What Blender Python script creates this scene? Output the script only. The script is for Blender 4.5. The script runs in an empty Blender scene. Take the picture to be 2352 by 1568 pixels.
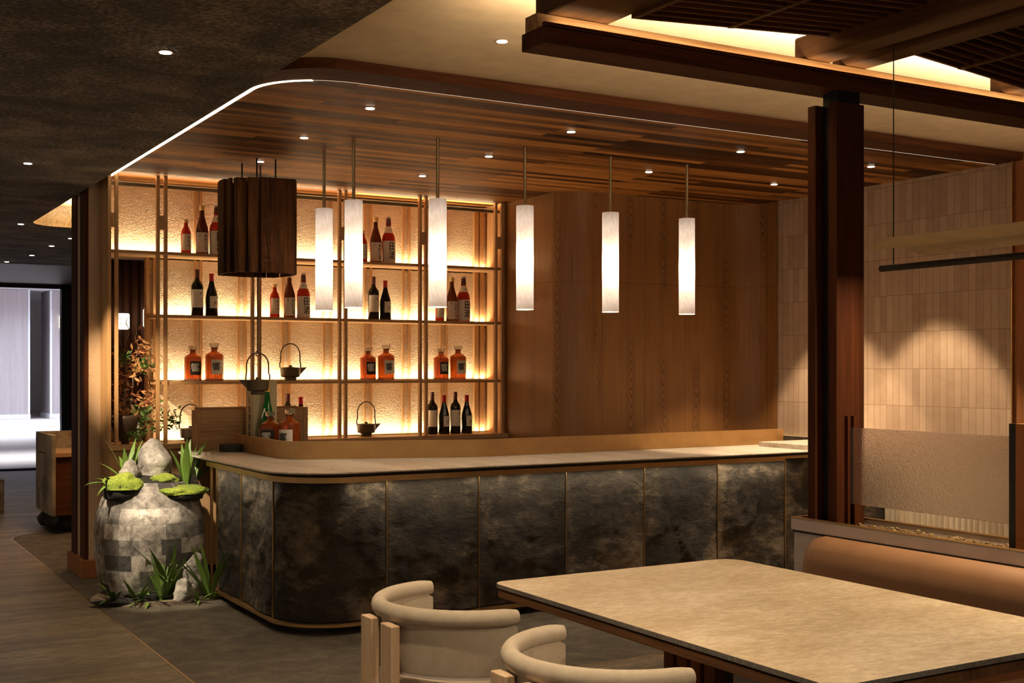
import bpy, bmesh, math, random
from math import sin, cos, pi, radians, sqrt, atan2
from mathutils import Vector, Matrix, noise
random.seed(7)
D = bpy.data
SC = bpy.context.scene
COL = SC.collection

# ------------------------------------------------------------------ camera
YAW = math.atan(1646 / 2806)
cam_d = D.cameras.new('camera'); cam = D.objects.new('camera', cam_d); COL.objects.link(cam)
cam_d.sensor_width = 36; cam_d.lens = 2806 / 2352 * 36
cam_d.shift_y = -(784 - 846) / 2352.0 * 1.0
cam_d.clip_end = 200
cam.location = (0, 0, 1.5)
cam.rotation_euler = (radians(90), 0, -YAW)
SC.camera = cam
# ------------------------------------------------------------------ world, exposure
w = D.worlds.new('world'); SC.world = w; w.use_nodes = True
w.node_tree.nodes['Background'].inputs[0].default_value = (1.0, 0.76, 0.52, 1)
w.node_tree.nodes['Background'].inputs[1].default_value = 0.145
vs = SC.view_settings
vs.view_transform = 'Standard'; vs.look = 'None'; vs.gamma = 1; vs.use_curve_mapping = False
vs.exposure = 1.0
cy = SC.cycles
cy.max_bounces = 5; cy.diffuse_bounces = 3; cy.glossy_bounces = 2; cy.transmission_bounces = 5
cy.sample_clamp_indirect = 3.0; cy.sample_clamp_direct = 0.0
cy.caustics_reflective = False; cy.caustics_refractive = False
cy.use_adaptive_sampling = True; cy.adaptive_threshold = 0.075; cy.adaptive_min_samples = 22
cy.use_denoising = True
WARM = (1.0, 0.66, 0.34)
WARM2 = (1.0, 0.74, 0.46)
COOL = (0.80, 0.86, 1.0)

# ------------------------------------------------------------------ helpers
def tag(o, label=None, cat=None, group=None, kind=None):
    if label: o['label'] = label
    if cat: o['category'] = cat
    if group: o['group'] = group
    if kind: o['kind'] = kind
    return o

def empty(name, loc=(0, 0, 0), rz=0, label=None, cat=None, group=None):
    o = D.objects.new(name, None); COL.objects.link(o)
    o.location = loc; o.rotation_euler = (0, 0, rz); o.empty_display_size = .05
    return tag(o, label, cat, group)

class MB:
    def __init__(s): s.bm = bmesh.new(); s.uv = s.bm.loops.layers.uv.new('UVMap')
    def box(s, x0, x1, y0, y1, z0, z1, rz=0, c=None):
        vs_ = []
        cx, cy_ = (c if c else ((x0 + x1) / 2, (y0 + y1) / 2))
        for x in (x0, x1):
            for y in (y0, y1):
                for z in (z0, z1):
                    p = Vector((x, y, z))
                    if rz:
                        dx, dy = x - cx, y - cy_
                        p.x = cx + dx * cos(rz) - dy * sin(rz); p.y = cy_ + dx * sin(rz) + dy * cos(rz)
                    vs_.append(s.bm.verts.new(p))
        for f in ((0, 1, 3, 2), (4, 6, 7, 5), (0, 4, 5, 1), (2, 3, 7, 6), (0, 2, 6, 4), (1, 5, 7, 3)):
            s.bm.faces.new([vs_[i] for i in f])
        return s
    def prism(s, poly, z0, z1):
        lo = [s.bm.verts.new((p[0], p[1], z0)) for p in poly]
        hi = [s.bm.verts.new((p[0], p[1], z1)) for p in poly]
        n = len(poly)
        s.bm.faces.new(lo[::-1]); s.bm.faces.new(hi)
        for i in range(n): s.bm.faces.new([lo[i], lo[(i + 1) % n], hi[(i + 1) % n], hi[i]])
        return s
    def prism_layers(s, layers):          # [(poly, z), ...] same count each
        rows = [[s.bm.verts.new((p[0], p[1], z)) for p in poly] for poly, z in layers]
        n = len(rows[0]); s.bm.faces.new(rows[0][::-1]); s.bm.faces.new(rows[-1])
        for a, b in zip(rows, rows[1:]):
            for i in range(n): s.bm.faces.new([a[i], a[(i + 1) % n], b[(i + 1) % n], b[i]])
        return s
    def lathe(s, prof, c=(0, 0, 0), seg=24, cap=True, sx=1, sy=1):
        rows = []
        for r, z in prof:
            if r < 1e-6: rows.append([s.bm.verts.new((c[0], c[1], c[2] + z))])
            else: rows.append([s.bm.verts.new((c[0] + sx * r * cos(2 * pi * i / seg), c[1] + sy * r * sin(2 * pi * i / seg), c[2] + z)) for i in range(seg)])
        for a, b in zip(rows, rows[1:]):
            for i in range(seg):
                j = (i + 1) % seg
                if len(a) == 1 and len(b) == 1: continue
                if len(a) == 1: s.bm.faces.new([a[0], b[j], b[i]])
                elif len(b) == 1: s.bm.faces.new([a[i], a[j], b[0]])
                else: s.bm.faces.new([a[i], a[j], b[j], b[i]])
        if cap:
            if len(rows[0]) > 1: s.bm.faces.new(rows[0][::-1])
            if len(rows[-1]) > 1: s.bm.faces.new(rows[-1])
        return s
    def tube(s, pts, r, seg=8, cap=True):
        pts = [Vector(p) for p in pts]; n = len(pts)
        rs = r if isinstance(r, (list, tuple)) else [r] * n
        rows = []; up = None
        for i, p in enumerate(pts):
            t = (pts[min(i + 1, n - 1)] - pts[max(i - 1, 0)]).normalized()
            if up is None:
                a = Vector((0, 0, 1)) if abs(t.z) < .9 else Vector((1, 0, 0))
                u = t.cross(a).normalized()
            else:
                u = (up - t * up.dot(t))
                u = u.normalized() if u.length > 1e-6 else t.orthogonal().normalized()
            up = u; v = t.cross(u)
            rows.append([s.bm.verts.new(p + (u * cos(2 * pi * k / seg) + v * sin(2 * pi * k / seg)) * rs[i]) for k in range(seg)])
        for a, b in zip(rows, rows[1:]):
            for k in range(seg):
                s.bm.faces.new([a[k], a[(k + 1) % seg], b[(k + 1) % seg], b[k]])
        if cap: s.bm.faces.new(rows[0][::-1]); s.bm.faces.new(rows[-1])
        return s
    def ribbon(s, path, z0, z1, nz=1, disp=None, s0=0):     # vertical sheet along a plan path, UV = (arc length, z)
        acc = s0; L = [acc]
        for a, b in zip(path, path[1:]): acc += sqrt((b[0] - a[0]) ** 2 + (b[1] - a[1]) ** 2); L.append(acc)
        rows = []
        for k in range(nz + 1):
            z = z0 + (z1 - z0) * k / nz
            r = []
            for i, p in enumerate(path):
                q = Vector((p[0], p[1], z))
                if disp:
                    a = path[max(i - 1, 0)]; b = path[min(i + 1, len(path) - 1)]
                    t = Vector((b[0] - a[0], b[1] - a[1], 0)).normalized(); nrm = Vector((t.y, -t.x, 0))
                    q += nrm * disp(L[i], z)
                r.append(s.bm.verts.new(q))
            rows.append(r)
        for k in range(nz):
            for i in range(len(path) - 1):
                f = s.bm.faces.new([rows[k][i], rows[k][i + 1], rows[k + 1][i + 1], rows[k + 1][i]])
                za = z0 + (z1 - z0) * k / nz; zb = z0 + (z1 - z0) * (k + 1) / nz
                for lp, uv in zip(f.loops, ((L[i], za), (L[i + 1], za), (L[i + 1], zb), (L[i], zb))): lp[s.uv].uv = uv
        return s
    def blob(s, c, r, sx=1, sy=1, sz=1, sub=3, amp=.25, freq=3.0, seed=0, flat=None):
        ret = bmesh.ops.create_icosphere(s.bm, subdivisions=sub, radius=1.0)
        for v in ret['verts']:
            p = v.co.copy()
            d = 1 + amp * noise.noise(p * freq * .5 + Vector((seed, seed * 1.7, 3))) + amp * .5 * noise.noise(p * freq * 1.3 + Vector((seed, 5, seed)))
            p *= d
            p = Vector((p.x * sx, p.y * sy, p.z * sz)) * r
            if flat is not None and p.z < flat: p.z = flat
            v.co = p + Vector(c)
        return s
    def leaf(s, base, d, up, length, width, bend=1.0, n=7, tip=.1):  # arching strap leaf
        base = Vector(base); d = Vector(d).normalized()
        side = d.cross(Vector((0, 0, 1))).normalized()
        prev = None
        for i in range(n + 1):
            t = i / n
            ang = up - bend * t
            if i == 0: p = base.copy()
            else: p = prev_p + (d * cos(ang) + Vector((0, 0, 1)) * sin(ang)) * (length / n)
            wd = width * (.45 + 1.1 * t if t < .5 else 1.0 * (1 - t) * 2 + tip * t) * .5
            dn = Vector((0, 0, -1)) * wd * .35
            row = [s.bm.verts.new(p + side * wd), s.bm.verts.new(p + dn), s.bm.verts.new(p - side * wd)]
            if prev:
                s.bm.faces.new([prev[0], row[0], row[1], prev[1]]); s.bm.faces.new([prev[1], row[1], row[2], prev[2]])
            prev = row; prev_p = p
        return s
    def build(s, name, m, parent=None, smooth=False, bevel=0, world=False, normals=True, autos=None, solid=0):
        if normals: bmesh.ops.recalc_face_normals(s.bm, faces=s.bm.faces)
        me = D.meshes.new(name); s.bm.to_mesh(me); s.bm.free()
        o = D.objects.new(name, me); COL.objects.link(o)
        me.materials.append(m)
        if smooth:
            for p in me.polygons: p.use_smooth = True
        if solid:
            md = o.modifiers.new('s', 'SOLIDIFY'); md.thickness = solid; md.offset = 0
        if bevel:
            md = o.modifiers.new('b', 'BEVEL'); md.width = bevel; md.segments = 2; md.limit_method = 'ANGLE'; md.angle_limit = radians(40)
        if autos:
            md = o.modifiers.new('e', 'EDGE_SPLIT'); md.split_angle = radians(autos)
        if parent:
            o.parent = parent
            if world: o.location = -Vector(parent.location)
        return o

def struct(name, mb, m, **k):
    return tag(mb.build(name, m, **k), kind='structure')

def children(o): return [c for c in D.objects if c.parent == o]
def copy_tree(o, parent=None):
    c = o.copy(); COL.objects.link(c); c.parent = parent
    for ch in children(o): copy_tree(ch, c)
    return c

def round_poly(pts, radii, n=8):
    out = []; N = len(pts)
    for i in range(N):
        p = Vector(pts[i]).to_2d(); a = Vector(pts[i - 1]).to_2d(); b = Vector(pts[(i + 1) % N]).to_2d(); r = radii[i]
        if r <= 0: out.append((p.x, p.y)); continue
        u = (a - p).normalized(); v = (b - p).normalized()
        ang = u.angle(v); t = r / math.tan(ang / 2)
        c = p + (u + v).normalized() * (r / sin(ang / 2))
        s0 = p + u * t - c; s1 = p + v * t - c
        a0 = atan2(s0.y, s0.x); a1 = atan2(s1.y, s1.x); da = (a1 - a0 + pi) % (2 * pi) - pi
        for k in range(n + 1):
            q = a0 + da * k / n; out.append((c.x + r * cos(q), c.y + r * sin(q)))
    return out

def arc(cx, cy_, r, a0, a1, n=10):
    return [(cx + r * cos(radians(a0 + (a1 - a0) * i / n)), cy_ + r * sin(radians(a0 + (a1 - a0) * i / n))) for i in range(n + 1)]

# ------------------------------------------------------------------ materials
def newmat(name):
    m = D.materials.new(name); m.use_nodes = True; nt = m.node_tree
    return m, nt, nt.nodes['Principled BSDF']
def nd(nt, t, **k):
    n = nt.nodes.new(t)
    for a, b in k.items(): setattr(n, a, b)
    return n
def lk(nt, a, b): nt.links.new(a, b)
def col(c): return (c[0], c[1], c[2], 1)
def coords(nt, scale=(1, 1, 1), uv=False, rot=(0, 0, 0)):
    tc = nd(nt, 'ShaderNodeTexCoord'); mp = nd(nt, 'ShaderNodeMapping')
    lk(nt, tc.outputs['UV' if uv else 'Object'], mp.inputs[0]); mp.inputs['Scale'].default_value = scale
    mp.inputs['Rotation'].default_value = rot
    return mp.outputs[0]
def noise_n(nt, vec, scale, detail=4, rough=.55, dist=0):
    n = nd(nt, 'ShaderNodeTexNoise'); lk(nt, vec, n.inputs['Vector'])
    n.inputs['Scale'].default_value = scale; n.inputs['Detail'].default_value = detail
    n.inputs['Roughness'].default_value = rough; n.inputs['Distortion'].default_value = dist
    return n.outputs['Fac']
def ramp(nt, fac, stops):
    r = nd(nt, 'ShaderNodeValToRGB'); lk(nt, fac, r.inputs[0]); e = r.color_ramp.elements
    while len(e) < len(stops): e.new(.5)
    for i, (p, c) in enumerate(stops): e[i].position = p; e[i].color = col(c)
    return r.outputs[0]
def mixc(nt, fac, a, b, mode='MIX'):
    n = nd(nt, 'ShaderNodeMix', data_type='RGBA', blend_type=mode)
    for inp, v in ((n.inputs[0], fac), (n.inputs[6], a), (n.inputs[7], b)):
        if hasattr(v, 'is_output') or isinstance(v, bpy.types.NodeSocket): lk(nt, v, inp)
        elif isinstance(v, tuple): inp.default_value = col(v)
        else: inp.default_value = v
    return n.outputs[2]
def math_n(nt, op, a, b=None, c=None):
    n = nd(nt, 'ShaderNodeMath', operation=op)
    for i, v in enumerate((a, b, c)):
        if v is None: continue
        if isinstance(v, bpy.types.NodeSocket): lk(nt, v, n.inputs[i])
        else: n.inputs[i].default_value = v
    return n.outputs[0]
def bump(nt, bs, h, strength=.3, dist=.01):
    b = nd(nt, 'ShaderNodeBump'); b.inputs['Strength'].default_value = strength; b.inputs['Distance'].default_value = dist
    lk(nt, h, b.inputs['Height']); lk(nt, b.outputs[0], bs.inputs['Normal'])

def plain(name, c, rough=.5, metal=0, **k):
    m, nt, bs = newmat(name)
    bs.inputs['Base Color'].default_value = col(c); bs.inputs['Roughness'].default_value = rough; bs.inputs['Metallic'].default_value = metal
    v = noise_n(nt, coords(nt), 9, 3)
    lk(nt, mixc(nt, 1.0, ramp(nt, v, [(.3, (c[0] * .86, c[1] * .86, c[2] * .86)), (.7, c)]), (1, 1, 1), 'MULTIPLY'), bs.inputs['Base Color'])
    for a, b in k.items(): bs.inputs[a].default_value = b
    return m
def wood(name, dark, light, axis='X', rough=.45, fine=70, coarse=6, uv=False, bumpv=.25, contrast=(.3, .7)):
    m, nt, bs = newmat(name)
    sc = {'X': (.05, 1, 1), 'Y': (1, .05, 1), 'Z': (1, 1, .05)}[axis]
    if uv: sc = (1, .05, 1)
    v = coords(nt, sc, uv)
    a = noise_n(nt, v, coarse, 5, .6, 1.2); b = noise_n(nt, v, fine, 3, .6, .3)
    mix = math_n(nt, 'ADD', math_n(nt, 'MULTIPLY', a, .62), math_n(nt, 'MULTIPLY', b, .38))
    c = ramp(nt, mix, [(contrast[0], dark), (contrast[1], light)])
    lk(nt, c, bs.inputs['Base Color']); bs.inputs['Roughness'].default_value = rough; bs.inputs['Specular IOR Level'].default_value = .10
    bump(nt, bs, b, bumpv, .004)
    return m
def emit(name, c, s):
    m, nt, bs = newmat(name)
    bs.inputs['Base Color'].default_value = (0, 0, 0, 1)
    bs.inputs['Emission Color'].default_value = col(c); bs.inputs['Emission Strength'].default_value = s
    n = noise_n(nt, coords(nt), 3, 1)
    return m

def plank_mat():
    m, nt, bs = newmat('plank_ceiling')
    v = coords(nt)
    def br(w_, h_, seed, off):
        mp = nd(nt, 'ShaderNodeMapping'); lk(nt, v, mp.inputs[0]); mp.inputs['Location'].default_value = (seed, seed * .37, 0)
        b = nd(nt, 'ShaderNodeTexBrick'); lk(nt, mp.outputs[0], b.inputs['Vector'])
        b.inputs['Scale'].default_value = 1; b.inputs['Brick Width'].default_value = w_; b.inputs['Row Height'].default_value = h_
        b.inputs['Mortar Size'].default_value = .0016; b.inputs['Mortar Smooth'].default_value = .1; b.offset = off; b.offset_frequency = 2
        b.inputs['Color1'].default_value = (0, 0, 0, 1); b.inputs['Color2'].default_value = (1, 1, 1, 1); b.inputs['Mortar'].default_value = (.25, .25, .25, 1)
        return b
    b1 = br(1.45, .078, 0, .37)
    g = noise_n(nt, coords(nt, (.05, 1, 1)), 34, 5, .65, .6)
    g2 = noise_n(nt, coords(nt, (.07, 1, 1)), 9, 4, .6, 1.0)
    t = math_n(nt, 'ADD', math_n(nt, 'MULTIPLY', b1.outputs['Color'], .46), math_n(nt, 'ADD', math_n(nt, 'MULTIPLY', g, .34), math_n(nt, 'MULTIPLY', g2, .30)))
    c = ramp(nt, t, [(.32, (.026, .007, .0015)), (.5, (.125, .045, .011)), (.76, (.50, .225, .06))])
    c = mixc(nt, b1.outputs['Fac'], c, (.03, .012, .005))
    lk(nt, c, bs.inputs['Base Color']); bs.inputs['Roughness'].default_value = .5; bs.inputs['Specular IOR Level'].default_value = .08
    bump(nt, bs, math_n(nt, 'SUBTRACT', math_n(nt, 'MULTIPLY', g, .3), b1.outputs['Fac']), .35, .004)
    return m
def tile_mat():
    m, nt, bs = newmat('slim_wall_tiles')
    tc = nd(nt, 'ShaderNodeTexCoord')
    mp = nd(nt, 'ShaderNodeMapping'); lk(nt, tc.outputs['UV'], mp.inputs[0]); mp.inputs['Location'].default_value = (.02, -.146, 0)
    b = nd(nt, 'ShaderNodeTexBrick'); lk(nt, mp.outputs[0], b.inputs['Vector']); b.offset = 0; b.squash = 1
    b.inputs['Scale'].default_value = 1; b.inputs['Brick Width'].default_value = .0615; b.inputs['Row Height'].default_value = .2705
    b.inputs['Mortar Size'].default_value = .0016; b.inputs['Mortar Smooth'].default_value = .2
    b.inputs['Color1'].default_value = (.39, .265, .175, 1); b.inputs['Color2'].default_value = (.60, .45, .33, 1)
    b.inputs['Mortar'].default_value = (.26, .16, .085, 1)
    n = noise_n(nt, coords(nt), 14, 4)
    c = mixc(nt, .35, b.outputs['Color'], ramp(nt, n, [(.3, (.46, .32, .23)), (.7, (.60, .46, .35))]))
    c = mixc(nt, b.outputs['Fac'], c, (.24, .14, .075))
    lk(nt, c, bs.inputs['Base Color']); bs.inputs['Roughness'].default_value = .5
    bump(nt, bs, math_n(nt, 'SUBTRACT', math_n(nt, 'MULTIPLY', n, .15), b.outputs['Fac']), .35, .003)
    return m
def cathedral_mat():   # veneered wall: straight grain with columns of pointed arches, butt joints
    m, nt, bs = newmat('oak_veneer')
    tc = nd(nt, 'ShaderNodeTexCoord'); sx = nd(nt, 'ShaderNodeSeparateXYZ'); lk(nt, tc.outputs['UV'], sx.inputs[0])
    u, z = sx.outputs[0], sx.outputs[1]
    wob = noise_n(nt, coords(nt, (2, .7, 1), True), 3, 4, .55)
    u2 = math_n(nt, 'ADD', u, math_n(nt, 'MULTIPLY', wob, .05))
    dx = math_n(nt, 'PINGPONG', math_n(nt, 'ADD', u2, .06), .165)
    f = math_n(nt, 'SUBTRACT', z, math_n(nt, 'MULTIPLY', math_n(nt, 'SQRT', math_n(nt, 'ADD', math_n(nt, 'MULTIPLY', dx, dx), .00006)), 3.6))
    f = math_n(nt, 'ADD', f, math_n(nt, 'MULTIPLY', wob, .22))
    s_ = math_n(nt, 'SINE', math_n(nt, 'MULTIPLY', f, 82.0))
    ln = math_n(nt, 'POWER', math_n(nt, 'ADD', math_n(nt, 'MULTIPLY', s_, .5), .5), 4.0)
    mask = nd(nt, 'ShaderNodeMapRange'); lk(nt, dx, mask.inputs[0]); mask.inputs[1].default_value = .052; mask.inputs[2].default_value = .03
    patch = nd(nt, 'ShaderNodeMapRange'); lk(nt, noise_n(nt, coords(nt, (3, .8, 1), True), 1.6, 1), patch.inputs[0]); patch.inputs[1].default_value = .38; patch.inputs[2].default_value = .5
    ln = math_n(nt, 'MULTIPLY', math_n(nt, 'MULTIPLY', ln, mask.outputs[0]), patch.outputs[0])
    g = noise_n(nt, coords(nt, (1, .02, 1), True), 95, 4, .6, .2)
    g2 = noise_n(nt, coords(nt, (1, .04, 1), True), 7, 3, .5, .5)
    t = math_n(nt, 'ADD', math_n(nt, 'MULTIPLY', g, .6), math_n(nt, 'MULTIPLY', g2, .4))
    c = ramp(nt, t, [(.3, (.195, .082, .024)), (.7, (.345, .165, .053))])
    c = mixc(nt, math_n(nt, 'MULTIPLY', ln, .85), c, (.09, .03, .008))
    joint = math_n(nt, 'LESS_THAN', math_n(nt, 'PINGPONG', math_n(nt, 'ADD', u, .02), .205), .0022)
    hj = math_n(nt, 'LESS_THAN', math_n(nt, 'ABSOLUTE', math_n(nt, 'SUBTRACT', z, 2.18)), .0022)
    j = math_n(nt, 'MAXIMUM', joint, hj)
    c = mixc(nt, math_n(nt, 'MULTIPLY', j, .6), c, (.05, .02, .008))
    lk(nt, c, bs.inputs['Base Color']); bs.inputs['Roughness'].default_value = .42
    bump(nt, bs, math_n(nt, 'SUBTRACT', g, j), .2, .003)
    return m
def rock_mat(name, dark, mid, light, scale=2.2, uv=True, bumps=.9, rough=.8):
    m, nt, bs = newmat(name)
    v = coords(nt, (1, 1, 1), uv)
    a = noise_n(nt, v, scale, 11, .66, .25)
    b = noise_n(nt, coords(nt, (1, 1.9, 1), uv, (0, 0, .7)), scale * 5, 11, .72, .25)
    p = noise_n(nt, v, scale * .7, 2, .4, .4)
    t = math_n(nt, 'ADD', math_n(nt, 'MULTIPLY', a, .5), math_n(nt, 'ADD', math_n(nt, 'MULTIPLY', b, .3), math_n(nt, 'MULTIPLY', p, .25)))
    c = ramp(nt, t, [(.42, dark), (.53, mid), (.64, light)])
    lk(nt, c, bs.inputs['Base Color']); bs.inputs['Roughness'].default_value = rough
    rn = nd(nt, 'ShaderNodeTexNoise'); rn.noise_type = 'RIDGED_MULTIFRACTAL'; lk(nt, coords(nt, (1, 1.7, 1), uv, (0, 0, .65)), rn.inputs['Vector'])
    rn.inputs['Scale'].default_value = scale * 2.2; rn.inputs['Detail'].default_value = 8; rn.inputs['Roughness'].default_value = .6
    h = math_n(nt, 'ADD', math_n(nt, 'MULTIPLY', b, .8), math_n(nt, 'ADD', math_n(nt, 'MULTIPLY', a, 1.5), math_n(nt, 'MULTIPLY', rn.outputs[0], .35)))
    bump(nt, bs, h, bumps, .035 if uv else .02)
    return m
def speckle(name, base, dark, light, scale=220, rough=.8, bumps=.5, dist=.004, stretch=(1, 1, 1)):
    m, nt, bs = newmat(name)
    v = coords(nt, stretch)
    a = noise_n(nt, v, scale, 3, .7); b = noise_n(nt, v, scale * .07, 5, .6, .5)
    t = math_n(nt, 'ADD', math_n(nt, 'MULTIPLY', a, .55), math_n(nt, 'MULTIPLY', b, .45))
    lk(nt, ramp(nt, t, [(.33, dark), (.5, base), (.68, light)]), bs.inputs['Base Color'])
    bs.inputs['Roughness'].default_value = rough
    bump(nt, bs, a, bumps, dist)
    return m
def pebbled(name, c1, c2, scale=46, rough=.5, strength=.5, trans=0, **k):
    m, nt, bs = newmat(name)
    v = coords(nt)
    a = noise_n(nt, v, scale, 2, .5, 1.4)
    b = noise_n(nt, v, 3, 2)
    lk(nt, ramp(nt, b, [(.3, c1), (.7, c2)]), bs.inputs['Base Color'])
    bs.inputs['Roughness'].default_value = rough
    for q, z in k.items(): bs.inputs[q].default_value = z
    bump(nt, bs, a, strength, .014)
    return m

M = {}
M['planks'] = plank_mat(); M['tiles'] = tile_mat(); M['veneer'] = cathedral_mat()
M['dark_wood'] = wood('dark_walnut', (.030, .009, .003), (.15, .050, .017), 'X', .65)
M['dark_wood_y'] = wood('dark_walnut_y', (.045, .020, .008), (.17, .082, .036), 'Y', .55)
M['dark_wood_z'] = wood('dark_walnut_z', (.030, .009, .003), (.11, .032, .011), 'Z', .6)
M['hood_wood'] = wood('aged_board', (.022, .008, .003), (.15, .060, .021), 'Z', rough=.75, coarse=12, contrast=(.38, .66))
M['frame_wood'] = wood('shelf_oak', (.44, .25, .11), (.62, .38, .18), 'Z', rough=.5)
M['frame_wood_x'] = wood('shelf_oak_x', (.42, .24, .11), (.60, .37, .18), 'X', rough=.5)
M['cab_wood'] = wood('cabinet_oak', (.36, .20, .09), (.50, .30, .145), 'Z', rough=.5)
M['red_wood'] = wood('reddish_pine', (.26, .10, .04), (.40, .17, .07), 'Z', rough=.5)
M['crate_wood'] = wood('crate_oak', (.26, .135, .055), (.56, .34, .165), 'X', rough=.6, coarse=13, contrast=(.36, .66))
M['leg_wood'] = wood('ash_leg', (.50, .33, .20), (.80, .62, .44), 'Z', rough=.5)
M['pale_wood'] = wood('paulownia', (.50, .40, .22), (.66, .56, .36), 'Z', rough=.6)
M['cream'] = plain('cream_plaster', (.82, .65, .43), .85)
M['soffit'] = speckle('dark_textured_plaster', (.13, .104, .076), (.020, .015, .010), (.46, .38, .28), 44, .9, 1.0, .02)
M['soffit_side'] = speckle('coarse_plaster', (.42, .34, .24), (.22, .17, .11), (.62, .53, .40), 70, .9, .8, .008)
M['floor_stone'] = speckle('brushed_stone', (.150, .112, .062), (.042, .030, .016), (.42, .33, .195), 34, .5, .9, .012, (.28, 2.4, 1))
M['floor_grain'] = speckle('flamed_granite', (.085, .066, .045), (.026, .020, .013), (.20, .165, .12), 110, .75, .8, .005)
M['brass'] = plain('brushed_brass', (.62, .39, .17), .38, 1.0)
M['brass_sheet'] = plain('satin_bronze_sheet', (.60, .37, .16), .42, .85)
M['rock'] = rock_mat('split_slate', (.009, .0065, .004), (.040, .028, .017), (.25, .19, .125))
M['marble'] = speckle('honed_marble', (.56, .49, .41), (.34, .28, .22), (.74, .68, .60), 22, .35, .1, .001, (4, .6, 1))
M['slab_shade'] = plain('underside_shade', (.035, .026, .02), .6)
M['table_stone'] = speckle('beige_limestone', (.58, .47, .32), (.40, .30, .18), (.80, .70, .55), 38, .42, .15, .001, (.7, 1.5, 1))
M['table_edge'] = speckle('grey_edge', (.12, .11, .10), (.05, .045, .04), (.22, .20, .19), 90, .6, .3)
M['glow_panel'] = pebbled('rippled_back_panel', (.72, .55, .36), (.78, .62, .43), 62, .4, .9)
M['pillar'] = pebbled('gold_textured_plaster', (.58, .42, .27), (.68, .50, .33), 60, .55, .45)
M['rack_metal'] = plain('bronze_rail', (.16, .12, .06), .4, .6)
M['black'] = plain('black_metal', (.012, .011, .010), .4, .3)
M['black_matte'] = plain('matte_black', (.02, .016, .013), .7)
M['rod'] = plain('antique_brass_rod', (.36, .27, .15), .35, .9)
M['leather'] = plain('tan_leather', (.36, .19, .095), .5)
M['seat_fabric'] = plain('pale_seat', (.46, .41, .36), .85)
M['linen'] = speckle('woven_linen', (.50, .43, .34), (.42, .35, .27), (.60, .52, .43), 300, .9, .3, .001)
M['lilac'] = plain('greige_lacquer', (.68, .61, .62), .6)
M['gravel'] = speckle('gravel', (.30, .20, .09), (.05, .03, .015), (.55, .40, .2), 60, .9, 1.0, .02)
M['kettle'] = plain('cast_bronze', (.10, .070, .038), .55, .5)
M['moss'] = speckle('moss', (.20, .26, .025), (.06, .09, .01), (.42, .46, .06), 90, .95, 1.0, .01)
M['soil'] = plain('dark_soil', (.012, .010, .006), .9)
M['leafgreen'] = plain('strap_leaf', (.13, .22, .035), .45)
M['leafdark'] = plain('fine_leaf', (.07, .16, .025), .5)
M['dry'] = plain('dried_petal', (.50, .26, .10), .8)
M['branch'] = rock_mat('driftwood', (.05, .03, .015), (.22, .14, .08), (.5, .38, .26), 9, False, .5)
M['grey_rock'] = rock_mat('grey_rock', (.11, .095, .075), (.34, .30, .25), (.62, .57, .48), 6, False, .7)
M['vase'] = plain('dark_ceramic', (.07, .045, .03), .35)
M['bark'] = rock_mat('layered_stone', (.07, .05, .03), (.30, .22, .15), (.55, .44, .32), 7, False, .8)
M['paper'] = plain('label_paper', (.90, .84, .70), .7)
M['ink'] = plain('ink', (.015, .013, .012), .6)
M['whiteink'] = plain('white_ink', (.8, .76, .68), .6)
M['goldink'] = plain('gold_ink', (.45, .30, .08), .5)
M['capred'] = plain('red_capsule', (.55, .02, .02), .4)
M['cappurple'] = plain('purple_capsule', (.12, .025, .025), .4)
M['capgold'] = plain('gold_cap', (.72, .50, .16), .45)
M['capyellow'] = plain('yellow_foil', (.80, .58, .06), .45)
M['capwhite'] = plain('cream_cap', (.60, .50, .36), .45)
def bottle_glass(name, c, trans=.0, rough=.08):
    m, nt, bs = newmat(name)
    bs.inputs['Base Color'].default_value = col(c); bs.inputs['Roughness'].default_value = rough
    bs.inputs['Transmission Weight'].default_value = trans; bs.inputs['IOR'].default_value = 1.4
    n = noise_n(nt, coords(nt), 20, 2); lk(nt, mixc(nt, n, c, (c[0] * .85, c[1] * .85, c[2] * .85)), bs.inputs['Base Color'])
    return m
M['g_black'] = bottle_glass('black_bottle_glass', (.010, .010, .007), 0, .1)
M['g_brown'] = bottle_glass('brown_bottle_glass', (.16, .035, .008), .35)
M['g_green'] = bottle_glass('green_bottle_glass', (.01, .17, .02), .3)
M['g_red'] = bottle_glass('red_liquid_glass', (.62, .035, .012), .25)
M['g_amber'] = bottle_glass('amber_whisky', (.52, .10, .014), .5)
M['g_clear'] = bottle_glass('clear_glass', (.85, .80, .70), .85, .05)
M['lens'] = emit('lamp_lens', (1, .86, .66), 14)
M['lens_cool'] = emit('lantern_glow', (1, .84, .60), 1.9)
M['led'] = emit('led_strip', (1, .80, .52), 4)
M['ring'] = plain('lamp_ring', (.30, .18, .09), .4)
M['grey_stone'] = rock_mat('host_stone', (.09, .07, .05), (.24, .19, .14), (.42, .34, .25), 3.5, False, .4)
M['mall_panel'] = wood('mauve_panel', (.34, .30, .31), (.44, .40, .42), 'Z', .6)
M['mall_white'] = plain('mall_white', (.72, .73, .80), .6)
M['mall_floor'] = wood('pale_floor', (.34, .30, .28), (.46, .42, .40), 'X', .4)
M['dark_slats'] = wood('dark_slats', (.018, .008, .005), (.07, .025, .014), 'Z', .5, 30, 14)
M['door_frame'] = plain('door_frame_black', (.012, .013, .016), .4, .4)
M['fluted'] = speckle('travertine', (.62, .50, .36), (.44, .33, .21), (.74, .64, .50), 22, .6, .3, .003, (1, 6, .5))
M['shade_paper'] = plain('parchment', (.60, .47, .29), .7)

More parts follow.
